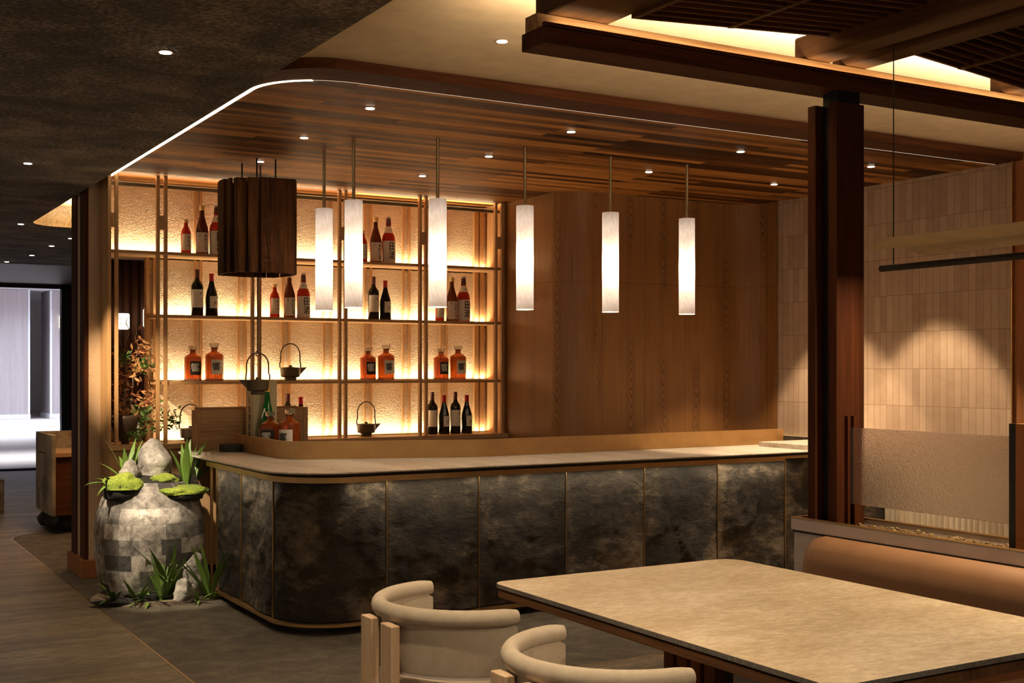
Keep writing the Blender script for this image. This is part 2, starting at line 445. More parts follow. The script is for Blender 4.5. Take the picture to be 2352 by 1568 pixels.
# ------------------------------------------------------------------ lamps
def spot(loc, energy, size=70, blend=.6, color=WARM, aim=None, parent=None, rad=.03):
    l = D.lights.new('downlight_beam', 'SPOT'); l.energy = energy; l.spot_size = radians(size); l.spot_blend = blend
    l.color = color; l.shadow_soft_size = rad
    o = D.objects.new('downlight_beam', l); COL.objects.link(o)
    o.location = loc
    if aim: o.rotation_euler = (Vector(aim) - Vector(loc)).to_track_quat('-Z', 'Y').to_euler()
    if parent: o.parent = parent; o.location = Vector(loc) - Vector(parent.location)
    return o
def area(loc, sx, sy, energy, color=WARM, rot=(0, 0, 0), parent=None, spread=180):
    l = D.lights.new('strip_or_added_light', 'AREA'); l.shape = 'RECTANGLE'; l.size = sx; l.size_y = sy; l.energy = energy; l.color = color
    l.spread = radians(spread)
    o = D.objects.new('strip_or_added_light', l); COL.objects.link(o); o.location = loc; o.rotation_euler = rot
    if parent: o.parent = parent; o.location = Vector(loc) - Vector(parent.location)
    return o

YB_ = 3.50
ZP, ZC, ZS = 2.88, 2.93, 2.75     # plank ceiling, cream ceiling, dark soffit
dl_proto = {}
def downlight(x, y, z, label, group, energy=9, size=70, blend=.7, aim=None, cutoff=0):
    r = empty('recessed_downlight', (x, y, z), 0, label, 'ceiling light', group)
    if 'a' not in dl_proto:
        b = MB(); b.lathe([(.031, -.003), (.031, .0), (.024, .0), (.024, -.004), (.031, -.003)], seg=24, cap=False)
        ring = b.build('trim_ring', M['ring'], r, smooth=False)
        b = MB(); b.lathe([(.023, -.006), (.023, -.002), (0, -.002)], seg=24, cap=True)
        lens = b.build('lens', M['lens'], r)
        dl_proto['a'] = (ring, lens)
    else:
        for q in dl_proto['a']:
            c = q.copy(); COL.objects.link(c); c.parent = r
    if energy: spot((x, y, z - .02), energy, size, blend, (1, .86, .66) if size < 18 else WARM2, aim, r)
    return r

# ================================================================== SETTING
# floors
b = MB(); b.prism([(-3, -2.5), (7.2, -2.5), (7.2, 5.14), (1.64, 5.14), (1.64, 11.45)] + [(1.64 + .42 - .42 * cos(radians(a)), 11.45 + .42 * sin(radians(a))) for a in (20, 40, 60, 80)] + [(7.2, 11.87), (7.2, 19.3), (-3, 19.3)], -.1, 0)
struct('floor', b, M['floor_stone'])
b = MB(); b.prism([(1.64, 5.14), (7.2, 5.14), (7.2, 11.87), (2.06, 11.87)] + [(1.64 + .42 - .42 * cos(radians(a)), 11.45 + .42 * sin(radians(a))) for a in (80, 60, 40, 20)] + [(1.64, 11.45)], -.1, 0)
struct('floor_bar_zone', b, M['floor_grain'])
inl = [(7.0, 5.14), (1.64, 5.14)] + [(1.64, 5.14 + .3 * i) for i in range(1, 22)] + [(1.64 + .42 - .42 * cos(radians(a)), 11.45 + .42 * sin(radians(a))) for a in (0, 20, 40, 60, 80)] + [(2.3, 11.88), (5.0, 11.88)]
b = MB()
for i in range(len(inl) - 1):
    p, q = Vector(inl[i]), Vector(inl[i + 1]); t = (q - p).normalized(); n_ = Vector((-t.y, t.x)) * .004
    vv = [b.bm.verts.new((k.x, k.y, .0015)) for k in (p - n_, q - n_, q + n_, p + n_)]
    b.bm.faces.new(vv)
struct('trim_floor_inlay', b, M['brass'])
# ceilings
b = MB(); b.box(-3, 7.3, -2.5, 19.3, ZC, ZC + .1); struct('ceiling', b, M['cream'])
b = MB(); b.prism([(-3, -2.5), (1.75, -2.5), (1.75, 11.05)] + arc(2.05, 11.05, .30, 180, 90, 6)[1:] + [(7.3, 11.35), (7.3, 15.6), (-3, 15.6)], ZS, ZC)
struct('ceiling_soffit', b, M['soffit'])
b = MB(); b.ribbon([(1.752, 9.7), (1.752, 11.05)] + arc(2.05, 11.05, .298, 180, 90, 6)[1:] + [(6, 11.348)], ZS + .001, ZC - .001); struct('trim_recess_edge', b, M['soffit_side'])
b = MB(); b.prism([(-3, 15.6), (7.3, 15.6), (7.3, 19.3), (-3, 19.3)], ZS, ZC); struct('ceiling_entrance', b, M['dark_slats'])
pl = round_poly([(1.90, 9.4), (1.90, 5.26), (7.2, 5.26), (7.2, 9.4)], [0, .3, 0, 0], 10)
b = MB(); b.prism([(1.945, 9.4), (1.945, 5.85)] + arc(2.325, 5.855, .38, 180, 270, 12)[1:] + [(7.2, 5.475), (7.2, 9.4)], ZP, ZC - .001); struct('ceiling_planks', b, M['planks'])
inn = [(1.9445, 9.4), (1.9445, 5.85)] + arc(2.325, 5.855, .3805, 180, 270, 12)[1:] + [(7.2, 5.4745)]
b = MB(); b.prism([(7.2, 5.26)] + list(reversed(arc(2.20, 5.56, .30, 180, 270, 10))) + [(1.90, 9.4)] + inn, ZP - .001, ZC - .001)
struct('trim_ceiling_border', b, M['dark_wood'])
# glowing line set into the plank ceiling
led = [(1.945, 9.0), (1.945, 5.85)] + arc(2.325, 5.855, .38, 180, 270, 12)[1:] + [(7.0, 5.475)]
b = MB()
b.ribbon(led[:9], ZP - .006, ZP + .002)
b = MB()
def strip(b, path, wd, z0, z1):
    for p, q in zip(path, path[1:]):
        p, q = Vector(p), Vector(q); t = (q - p).normalized(); n_ = Vector((-t.y, t.x)) * wd / 2
        P8 = [Vector((k.x, k.y, z)) for z in (z0, z1) for k in (p - n_, q - n_, q + n_, p + n_)]
        v8 = [b.bm.verts.new(k) for k in P8]
        for f in ((0, 1, 2, 3), (4, 5, 6, 7), (0, 1, 5, 4), (2, 3, 7, 6), (1, 2, 6, 5), (0, 3, 7, 4)): b.bm.faces.new([v8[i] for i in f])
strip(b, led[:10], .022, ZP - .003, ZP)
o = b.build('led_line', M['led']); tag(o, 'bright white light line along the left edge of the plank ceiling', 'light strip')
b = MB(); strip(b, led[9:], .003, ZP - .002, ZP)
M['led_dim'] = emit('led_strip_thin', (1, .80, .55), .45)
o = b.build('led_line', M['led_dim']); tag(o, 'thin faint light line crossing the plank ceiling from left to right', 'light strip')

# walls
path = [(5.125, 9.3)] + [(5.125, 9.2 - .1 * i) for i in range(0, 10)] + arc(5.365, 8.16, .24, 180, 270, 10) + [(6.78, 7.92)] + arc(6.78, 7.70, .22, 90, 0, 8) + [(7.0, 7.6)]
b = MB(); b.ribbon(path, 0, ZP)
struct('wall_back', b, M['veneer'], solid=.0)
b = MB(); b.box(5.2, 7.2, 8.3, 8.4, 0, ZP); struct('wall_back_core', b, M['dark_wood'])
tp = [(7.012, 7.71), (7.012, 5.33)]
b = MB(); b.ribbon(tp, .955, ZP, s0=0); struct('wall_right', b, M['tiles'])
b = MB(); b.ribbon([(7.0, 5.33), (7.0, 3.0), (7.0, -2.5)], 0, ZC); struct('wall_right_panelling', b, M['red_wood'])
b = MB(); b.box(6.98, 7.012, 5.325, 5.335, 0, ZP); struct('trim_1', b, M['brass'])
# fluted stone base of the right wall
fl = []
y = 7.70
while y > 3.0:
    fl += [(7.0, y), (6.990, y - .008), (6.986, y - .022), (6.990, y - .036)]; y -= .05
b = MB(); b.ribbon(fl, 0, .95); b.box(6.965, 7.02, 5.33, 7.7, .95, .957); struct('baseboard_right', b, M['fluted'])
# wall behind the bar with the side opening
b = MB(); b.box(2.36, 5.3, 9.20, 9.55, 0, ZC); b.box(1.93, 2.36, 9.20, 9.55, 2.33, ZC); b.box(1.93, 2.36, 9.20, 9.55, 0, .955)
struct('wall_bar', b, M['cab_wood'])
b = MB(); b.box(1.93, 2.37, 9.19, 9.40, .955, 1.055); struct('trim_2', b, M['grey_stone'])
# far entrance wall with black-framed opening, corridor beyond
b = MB(); b.box(3.56, 3.98, 19.3, 19.5, 0, ZS + .3); b.box(4.32, 7.3, 19.3, 19.5, 0, ZS + .3); b.box(-3, 7.3, 19.3, 19.5, ZS + .02, 3.2)
struct('wall_far', b, M['dark_slats'])
b = MB(); b.box(3.44, 3.56, 19.2, 19.34, 0, ZS); b.box(-1, 3.56, 19.2, 19.34, ZS - .06, ZS); b.box(-1, 3.56, 19.16, 19.4, 0, .03)
struct('door_1', b, M['door_frame'])
# ------------- pillar
pr = empty('pillar', (1.79, 9.1, 0), 0, 'square pillar of gold textured plaster with dark side strips left of the backlit shelves', 'pillar')
b = MB(); b.box(1.812, 1.965, 9.08, 9.58, .12, ZC); b.build('core', M['pillar'], pr, world=True)
b = MB(); b.box(1.788, 1.814, 9.09, 9.27, .12, ZC); b.build('side_strip', M['dark_wood_z'], pr, world=True, bevel=.002)
b = MB(); b.box(1.788, 1.814, 9.40, 9.585, .12, ZC); b.build('side_strip', M['dark_wood_z'], pr, world=True, bevel=.002)
b = MB(); b.box(1.797, 1.814, 9.27, 9.40, .12, ZC); b.build('inset_strip', M['pillar'], pr, world=True)
b = MB(); b.box(1.76, 1.975, 9.05, 9.60, 0, .13); b.build('plinth', M['red_wood'], pr, world=True, bevel=.003)

# beyond the opening: dark slatted wall with two lanterns
b = MB()
b.box(2.66, 5.0, 12.9, 13.0, 0, ZS)
x = 2.66
while x < 4.2:
    b.box(x, x + .05, 12.86, 12.9, 0, ZS); x += .085
struct('wall_lounge', b, M['dark_slats'])
b = MB(); b.box(2.55, 5.0, 11.0, 11.2, 0, .82); struct('wall_lounge_ledge', b, M['black_matte'])
def lantern(x, y, z, r, h, label):
    t = empty('wall_lantern', (x, y, z), 0, label, 'lantern')
    b = MB(); b.lathe([(r * .82, -h / 2), (r, -h * .42), (r, h * .42), (r * .82, h / 2)], seg=24); b.build('shade', M['lens_cool'], t, smooth=True, autos=50)
    b = MB()
    for k in range(8):
        a = pi / 4 * k + .3
        b.box(r * 1.01 * cos(a) - .0018, r * 1.01 * cos(a) + .0018, r * 1.01 * sin(a) - .0018, r * 1.01 * sin(a) + .0018, -h * .46, h * .46)
    for zz in (-h * .18, h * .18):
        b.tube([(r * 1.01 * cos(a), r * 1.01 * sin(a), zz) for a in [2 * pi * i / 24 for i in range(25)]], .0022, 5)
    b.build('wire_frame', M['kettle'], t)
    b = MB(); b.box(-.02, .02, 0, r + .05, -.02, .02); b.build('bracket', M['kettle'], t)
    return t
lantern(2.877, 12.74, 1.98, .068, .16, 'small glowing wire framed lantern beside the driftwood behind the side opening')
lantern(3.150, 12.74, 2.02, .068, .19, 'glowing lantern half hidden by the shelf post behind the side opening')

# ================================================================== BACK SHELVES
YF = 8.85
rk = empty('back_bar_shelving', (1.89, 8.85, 0), 0, 'oak shelving of slim double posts with four glowing levels behind the bar', 'shelving')
def rb(b, name, m, **k): return b.build(name, m, rk, world=True, **k)
b = MB(); b.box(1.93, 5.11, 9.15, 9.19, ZP - .02 - .55, ZP - .02); b.box(2.30, 5.11, 9.15, 9.19, .96, 2.34); rb(b, 'back_panel', M['glow_panel'])
PX = [(1.905, 1.955), (2.245, 2.30), (2.945, 2.999), (3.642, 3.692), (4.335, 4.388), (5.035, 5.095)]
for i, (a, c) in enumerate(PX):
    b = MB()
    for x in (a, c): b.box(x - .0115, x + .0115, YF - .012, YF + .022, .955, ZP)
    b.box(a, c, YF - .004, YF + .018, 2.497, 2.598)
    rb(b, 'double_post', M['frame_wood'], bevel=.002)
for x0, x1, z in ((1.90, 5.115, 2.341), (2.24, 5.115, 1.888), (2.24, 5.115, 1.406)):
    b = MB(); b.box(x0, x1, YF + .0, 9.15, z - .022, z); rb(b, 'shelf', M['frame_wood_x'], bevel=.002)
b = MB(); b.box(1.90, 5.12, YF - .07, 9.19, .925, .96); rb(b, 'ledge', M['frame_wood_x'], bevel=.002)
b = MB(); b.box(1.90, 5.12, YF - .045, 9.19, .07, .924)
rb(b, 'cabinet_body', M['cab_wood'])
b = MB(); b.box(1.92, 5.12, YF + .1, 9.19, 0, .07); rb(b, 'kick_base', M['dark_wood'])
for x in (2.595, 2.641, 2.931, 2.986, 3.283, 3.337, 3.627, 3.690, 3.98, 4.034, 4.322, 4.378, 4.672, 4.722):
    b = MB(); b.box(x - .009, x + .009, 9.135, 9.151, .96, 2.84); rb(b, 'back_batten', M['frame_wood'])
for x in (5.0, 5.055):
    b = MB(); b.box(x - .02, x + .02, 9.12, 9.151, .96, 2.84); rb(b, 'back_batten', M['frame_wood'])
for x in (2.242, 2.292):
    b = MB(); b.box(x - .012, x + .012, 9.13, 9.19, .96, 2.33); rb(b, 'back_batten', M['frame_wood'])
b = MB(); b.box(2.242, 2.292, 9.15, 9.19, .96, 2.33); rb(b, 'back_batten', M['glow_panel'])
b = MB(); b.box(5.105, 5.123, YF, 9.19, .96, ZP); rb(b, 'side_panel', M['frame_wood'])
b = MB(); b.box(1.90, 5.115, YF + .03, YF + .05, 2.80, 2.822); rb(b, 'top_rail', M['rack_metal'])
b = MB(); b.box(1.893, 1.903, YF, 9.1, .96, ZP); rb(b, 'end_panel', M['frame_wood'])
# glow strips at the back of every level (slim profile + light)
for x0, x1, z, e in ((1.94, 5.09, 2.343, 7.5), (2.32, 5.09, 1.890, 7), (2.32, 5.09, 1.408, 7), (2.32, 5.09, .962, 7)):
    b = MB(); b.box(x0, x1, 9.085, 9.128, z - .001, z + .006); rb(b, 'light_profile', M['capwhite'])
    area(((x0 + x1) / 2, 9.106, z + .009), x1 - x0, .028, e, (1, .77, .48), (radians(180 - 14), 0, 0), rk)
# cove above the top shelf
b = MB(); b.box(1.94, 5.09, YF + .055, YF + .075, 2.832, 2.838); rb(b, 'cove_profile', M['capwhite'])
area((3.5, YF + .065, 2.84), 3.1, .015, 7, (1, .70, .38), (radians(180), 0, 0), rk)
# sliver of drawers under the ledge to the right comes with the cabinet: joints
for x in (3.2, 3.9, 4.6):
    b = MB(); b.box(x - .002, x + .002, YF - .049, YF - .044, .08, .92); rb(b, 'cabinet_joint', M['black_matte'])

# ================================================================== BAR COUNTER
ct = empty('bar_counter', (2.38, 6.43, 0), 0, 'angled bar counter faced with dark split stone panels and thin brass strips', 'bar counter')
def cb(b, name, m, **k): return b.build(name, m, ct, world=True, **k)
R_ = .34
base = [(2.38, 7.87), (2.38, 6.43 + R_)] + arc(2.38 + R_, 6.43 + R_, R_, 180, 270, 12)[1:] + [(7.0, 6.43)]
def seg_path(path, s0, s1, step=.03):
    L = [0]
    for a, c in zip(path, path[1:]): L.append(L[-1] + (Vector(c) - Vector(a)).length)
    n = max(2, int((s1 - s0) / step)); out = []
    for k in range(n + 1):
        s = s0 + (s1 - s0) * k / n
        for i in range(len(path) - 1):
            if s <= L[i + 1] + 1e-9 or i == len(path) - 2:
                t = (s - L[i]) / (L[i + 1] - L[i]); out.append((path[i][0] + (path[i + 1][0] - path[i][0]) * t, path[i][1] + (path[i + 1][1] - path[i][1]) * t)); break
    return out, L
_, LL = seg_path(base, 0, .1)
arcL = LL[-2] - LL[1]
s_front = LL[-2] - (2.38 + R_)          # s = s_front + x on the front run
marks = [0.0, .51, 1.095] + [s_front + x for x in (2.935, 3.541, 4.164, 4.772, 5.385, 5.994, 6.60, 6.99)]
def rough_face(seed, sa=0, sb=1):
    def f(s, z):
        p = Vector((s * 1.5 + seed * 3.1, z * 1.5, seed))
        d = .022 * noise.noise(p * 1.6) - .006 + .012 * noise.noise(p * 5) + .006 * noise.noise(p * 13)
        st = noise.noise(p * 1.1 + Vector((9, 4, 1)))
        return (d + (.012 if st > .08 else 0)) * min(1, (s - sa) / .05, (sb - s) / .05)
    return f
for k in range(len(marks) - 1):
    pth, _ = seg_path(base, marks[k] + .006, marks[k + 1] - .006, .02)
    b = MB(); b.ribbon(pth, .07, .868, 46, rough_face(k, marks[k] + k * 1.7 - .002, marks[k] + k * 1.7 + (marks[k + 1] - marks[k])), s0=marks[k] + k * 1.7)
    cb(b, 'stone_panel', M['rock'], normals=False, smooth=True)
inner = [(x, y) for x, y in [(2.41, 7.86), (2.41, 6.8)] + arc(2.38 + R_, 6.43 + R_, R_ - .03, 180, 270, 8)[1:] + [(6.99, 6.46), (6.99, 6.95), (2.95, 6.95), (2.95, 7.86)]]
b = MB(); b.prism(inner, .05, .90); cb(b, 'core', M['black_matte'])
for k, s in enumerate(marks[:-1]):
    (p, q), _ = seg_path(base, max(s - .004, 0), s + .004, 1)[0][:2], 0
    p, q = Vector(p), Vector(q); t = (q - p).normalized(); n_ = Vector((t.y, -t.x))
    b = MB(); poly = [p - n_ * .02, q - n_ * .02, q + n_ * .008, p + n_ * .008]
    b.prism([(v.x, v.y) for v in poly], .05, .87); cb(b, 'brass_strip', M['brass'])
def offset_path(path, d):
    out = []
    for i, p in enumerate(path):
        a = Vector(path[max(i - 1, 0)]); c = Vector(path[min(i + 1, len(path) - 1)]); t = (c - a).normalized(); out.append((p[0] + t.y * d, p[1] - t.x * d))
    return out
def band(path, d0, d1, z0, z1):
    a = offset_path(path, d0); c = offset_path(path, d1)
    b = MB(); n = len(a)
    rows = [[b.bm.verts.new((p[0], p[1], z)) for p in pp] for pp, z in ((a, z0), (c, z0), (c, z1), (a, z1))]
    for i in range(n - 1):
        for j in range(4): b.bm.faces.new([rows[j][i], rows[j][i + 1], rows[(j + 1) % 4][i + 1], rows[(j + 1) % 4][i]])
    for e in (0, -1): b.bm.faces.new([r[e] for r in rows])
    return b
bandpath = [(2.38, 8.0)] + base[1:]
cb(band(bandpath[:-1] + [(5.96, 6.43)], -.03, .036, .856, .888), 'brass_band', M['brass_sheet'], smooth=True, autos=40)
cb(band([(5.96, 6.43), (7.0, 6.43)], -.03, .012, .868, .915), 'brass_band', M['brass_sheet'])
for (xa, ya, sx_, sy_, e_) in ((4.35, 6.376, 3.3, .012, 3.6), (2.325, 7.35, .012, 1.1, 1.0)):
    area((xa, ya, .8555), sx_, sy_, e_, (1, .84, .60), (0, 0, 0), ct)
cb(band(base[:-1] + [(7.0, 6.43)], -.02, .03, .045, .062), 'foot_strip', M['brass'], smooth=True, autos=40)
b = MB(); b.box(2.372, 2.388, 7.985, 8.0, .05, .87); cb(b, 'brass_strip', M['brass'])
b = MB(); b.box(2.40, 2.95, 7.86, 7.90, .05, .89); cb(b, 'end_panel', M['cab_wood'])
b = MB(); b.prism([(2.46, 7.8), (2.46, 6.85)] + arc(2.38 + R_, 6.43 + R_, R_ - .07, 180, 270, 6)[1:] + [(6.99, 6.53), (6.99, 6.9), (2.9, 6.9), (2.9, 7.8)], 0, .05); cb(b, 'plinth', M['black_matte'])
b = MB(); b.box(6.2, 6.995, 6.45, 6.93, .915, .955); cb(b, 'raised_cap', M['marble'], bevel=.003)
# slab
sl = round_poly([(2.285, 8.76), (2.285, 6.345), (6.28, 6.35), (6.62, 6.70), (6.62, 7.55), (3.02, 7.55), (3.02, 8.76)], [.34, .42, .05, .06, 0, 0, 0], 10)
sl2 = round_poly([(2.345, 8.76), (2.345, 6.405), (6.23, 6.405), (6.56, 6.74), (6.56, 7.53), (3.0, 7.53), (3.0, 8.76)], [.34, .39, .05, .06, 0, 0, 0], 10)
b = MB(); b.prism_layers([(sl2, .889), (sl, .911), (sl, .917), ([(x + (.003 if x < 3 else -.003), y + .003) for x, y in sl], .92)])
o = b.build('marble_countertop', M['marble']); tag(o, 'pale honed marble top running round the dark stone bar', 'countertop')
o.data.materials.append(M['slab_shade'])
for p in o.data.polygons:
    if p.center.z < .9105: p.material_index = 1  # dark colour stands in for the shadow under the slab
# low bronze screen on the top
scp = [(2.72, 8.50), (2.72, 7.50)] + arc(2.95, 7.35, .23, 180, 270, 10) + [(3.9, 7.085), (6.56, 7.085)]
scp = round_poly([(2.705, 8.50), (2.70, 7.43), (3.83, 7.04), (6.59, 7.10)], [0, .22, .6, 0], 10)
scb = band(scp, -.012, .012, .921, 1.034)
o = scb.build('counter_screen', M['brass_sheet'], smooth=True, autos=35); tag(o, 'low satin bronze screen standing along the marble bar top', 'counter screen')

# black block beside the crate
b = MB(); b.box(2.56, 2.69, 8.30, 8.42, .921, .972)
o = b.build('black_box', M['black_matte'], bevel=.003); tag(o, 'flat black box lying on the marble top by the bronze screen end', 'box')

# ================================================================== CRATE, CALLIGRAPHY BOX
cr = empty('wooden_crate', (2.87, 8.7, .921), 0, 'long knotty oak crate on the marble top in front of the shelves', 'crate')
def crb(b, n, m=None, **k): return b.build(n, m or M['crate_wood'], cr, world=True, bevel=.002, **k)
b = MB(); b.box(2.482, 3.25, 8.60, 8.618, .921, 1.205); crb(b, 'front_board')
b = MB(); b.box(2.482, 3.25, 8.742, 8.76, .921, 1.22); crb(b, 'back_board')
b = MB(); b.box(2.462, 2.482, 8.595, 8.76, .921, 1.20); crb(b, 'end_board')
b = MB(); b.box(3.25, 3.285, 8.595, 8.76, .921, 1.215); crb(b, 'end_board', M['cab_wood'])
b = MB(); b.box(2.482, 3.25, 8.618, 8.742, .921, .94); crb(b, 'bottom_board')

def strokes(b, segs, w_=.006, d=.001):      # ink strokes on a plane: list of polylines in (x,z); extruded flat towards -Y
    for pl_ in segs:
        wd = pl_[0]; pts = pl_[1]
        for i in range(len(pts) - 1):
            p, q = Vector((pts[i][0], pts[i][1])), Vector((pts[i + 1][0], pts[i + 1][1]))
            if (q - p).length < 1e-6: continue
            t = (q - p).normalized(); n_ = Vector((-t.y, t.x)); a0 = wd * (1 - .35 * i / len(pts)); a1 = wd * (1 - .35 * (i + 1) / len(pts))
            vv = [b.bm.verts.new((k.x, 0, k.y)) for k in (p - n_ * a0 / 2 - t * a0 * .3, q - n_ * a1 / 2 + t * a1 * .3, q + n_ * a1 / 2 + t * a1 * .3, p + n_ * a0 / 2 - t * a0 * .3)]
            b.bm.faces.new(vv)
def text_mesh(txt, size, spacing=None, shear=0):   # returns list of verts/faces of a text in x,z plane, centred
    cu = D.curves.new('t', 'FONT'); cu.body = txt; cu.size = size; cu.align_x = 'CENTER'; cu.align_y = 'CENTER'; cu.resolution_u = 3; cu.offset = size * .012; cu.space_line = 1.0; cu.shear = shear
    ob = D.objects.new('t', cu); COL.objects.link(ob)
    dg = bpy.context.evaluated_depsgraph_get(); me = D.meshes.new_from_object(ob.evaluated_get(dg))
    vs_ = [(v.co.x, v.co.y) for v in me.vertices]; fs = [tuple(p.vertices) for p in me.polygons]
    D.objects.remove(ob); D.curves.remove(cu); D.meshes.remove(me)
    return vs_, fs
cbx = empty('calligraphy_box', (2.88, 8.48, .921), 0, 'tall pale wooden bottle box with black brush writing beside the green bottle', 'box')
b = MB(); b.box(2.80, 2.975, 8.40, 8.56, .921, 1.415); b.build('body', M['pale_wood'], cbx, world=True, bevel=.002)
b = MB(); random.seed(3)
zz = 1.29
seg = []
def glyph(cx_, cz, s, kind):
    G = {0: [[(-.5, .5), (.5, .45)], [(0, .8), (-.1, -.2), (-.5, -.8)], [(0, 0), (.3, -.5), (.7, -.75)], [(-.4, .05), (.4, .1)]],
         1: [[(-.4, .7), (-.5, -.7)], [(-.4, .7), (.4, .6), (.4, -.6)], [(-.4, 0), (.4, 0)], [(-.5, -.7), (.45, -.65)], [(0, .7), (0, -.6)]],
         2: [[(-.6, .6), (-.3, .4)], [(-.6, .1), (-.3, 0)], [(-.5, -.8), (-.2, -.3)], [(0, .6), (.6, .55)], [(.3, .8), (.2, 0), (0, -.4)], [(0, .1), (.6, .1), (.5, -.7)]],
         3: [[(-.3, .8), (.1, .5)], [(-.6, .3), (.6, .35)], [(0, .3), (-.1, -.8)], [(-.1, -.1), (-.6, -.6)], [(0, -.1), (.6, -.6)]],
         4: [[(0, .9), (-.1, .3), (.2, -.1), (-.2, -.5), (.1, -.9)], [(-.3, .2), (.3, .5)]],
         5: [[(-.5, .4), (-.2, .8), (0, .4)], [(.1, .5), (.5, .8), (.5, .3), (.1, .4)], [(-.6, 0), (.6, .05)], [(0, .3), (-.05, -.5), (.15, -.9)], [(-.4, -.3), (.3, -.35)]]}
    return [[(cx_ + x * s, cz + z * s) for x, z in pl_] for pl_ in G[kind]]
for i, (k, s) in enumerate([(4, .022), (0, .03), (2, .034), (3, .03), (1, .032), (5, .034)]):
    for pl_ in glyph(0, 1.27 - i * .062, s, k): seg.append((.008, pl_))
strokes(b, seg)
for v in b.bm.verts: v.co = Vector((2.7988, 8.48 - v.co.x, v.co.z))
b.build('brush_writing', M['ink'], cbx, world=True)

# ================================================================== BOTTLES
def wrap(vs_, r, zc):       # plane (x,z) -> cylinder facing -Y
    return [(r * sin(x / r), -r * cos(x / r), zc + z) for x, z in vs_]
def label_patch(r, w_, z0, z1, off=0, n=32, seg=None):
    b = MB(); rows = []
    for z in (z0, z1):
        rows.append([b.bm.verts.new((r * sin((off + w_ * (i / n - .5)) / r), -r * cos((off + w_ * (i / n - .5)) / r), z)) for i in range(n + 1)])
    for i in range(n): b.bm.faces.new([rows[0][i], rows[0][i + 1], rows[1][i + 1], rows[1][i]])
    return b
def mark(txt, size, r, zc, off, m, parent, name='label_writing'):
    b = MB()
    vs_, fs = text_mesh(txt, size)
    vv = [b.bm.verts.new((x, 0, z)) for x, z in vs_]
    for f in fs:
        try: b.bm.faces.new([vv[i] for i in f])
        except ValueError: pass
    for k in range(-8, 9):
        bmesh.ops.bisect_plane(b.bm, geom=b.bm.verts[:] + b.bm.edges[:] + b.bm.faces[:], dist=1e-7, plane_co=(k * size / 14, 0, 0), plane_no=(1, 0, 0))
    for v in b.bm.verts: v.co = Vector(wrap([(v.co.x + off, v.co.z)], r, zc)[0])
    return b.build(name, m, parent, normals=False)
def brush(items, r, zc, off, m, parent, wd=.003, name='label_writing'):
    b = MB(); seg = []
    for k, cx_, cz, s in items:
        for pl_ in glyph(cx_, cz, s, k): seg.append((wd, pl_))
    strokes(b, seg)
    for v in b.bm.verts:
        x = v.co.x + off; v.co = Vector((r * sin(x / r), -r * cos(x / r), zc + v.co.z))
    return b.build(name, m, parent, normals=False)

def mk(name): return empty(name, (0, 0, -5))
def bt_small():   # A
    r = mk('sake_bottle')
    b = MB(); b.lathe([(0, 0), (.034, 0), (.037, .006), (.037, .15), (.031, .178), (.016, .205), (.0135, .235)], seg=24); b.build('glass_body', M['g_red'], r, smooth=True, autos=50)
    b = MB(); b.lathe([(.014, .233), (.0165, .235), (.0165, .256), (0, .257)], seg=16); b.build('cap', M['capgold'], r, smooth=True, autos=50)
    lb = label_patch(.0376, .085, .028, .148).build('label', M['paper'], r, smooth=True)
    brush([(1, 0, .028, .010), (3, 0, 0, .012), (2, 0, -.03, .011)], .0382, .095, .012, M['ink'], lb, .0025)
    return r
def bt_tall():    # B
    r = mk('sake_bottle')
    b = MB(); b.lathe([(0, 0), (.045, 0), (.048, .006), (.048, .17), (.044, .20), (.028, .255), (.018, .29), (.0165, .335)], seg=28); b.build('glass_body', M['g_brown'], r, smooth=True, autos=50)
    b = MB(); b.lathe([(.0175, .332), (.020, .334), (.020, .367), (0, .368)], seg=16); b.build('cap', M['capgold'], r, smooth=True, autos=50)
    lb = label_patch(.0486, .12, .018, .165).build('label', M['paper'], r, smooth=True)
    brush([(1, .004, .045, .013), (5, 0, .01, .018), (4, .002, -.025, .016), (0, .004, -.05, .014)], .0492, .095, .012, M['ink'], lb, .0035)
    brush([(1, -.028, .052, .007)], .0492, .095, 0, M['ink'], lb, .002)
    return r
def bt_red():     # C
    r = mk('sake_bottle')
    b = MB(); b.lathe([(0, 0), (.052, 0), (.055, .006), (.055, .19), (.050, .222), (.031, .262), (.0215, .30), (.0175, .362)], seg=28); b.build('glass_body', M['g_red'], r, smooth=True, autos=50)
    b = MB(); b.lathe([(.0225, .31), (.0185, .363), (.0195, .366), (.0195, .378), (0, .379)], seg=18); b.build('capsule', M['cappurple'], r, smooth=True, autos=50)
    b = MB(); b.lathe([(.0205, .363), (.0205, .379), (0, .380)], seg=18); b.build('cap', M['capwhite'], r, smooth=True, autos=50)
    b = MB(); b.lathe([(.0385, .247), (.0375, .252), (.0275, .285), (.0245, .30)], seg=24, cap=False); lb = b.build('neck_label', M['paper'], r, smooth=True)
    brush([(2, -.012, 0, .007), (1, .010, 0, .007)], .0335, .27, .003, M['ink'], lb, .002)
    lb = label_patch(.0556, .15, .008, .182).build('label', M['paper'], r, smooth=True)
    mark('田', .072, .0562, .135, .014, M['ink'], lb); mark('酒', .070, .0562, .062, .014, M['ink'], lb)
    return r
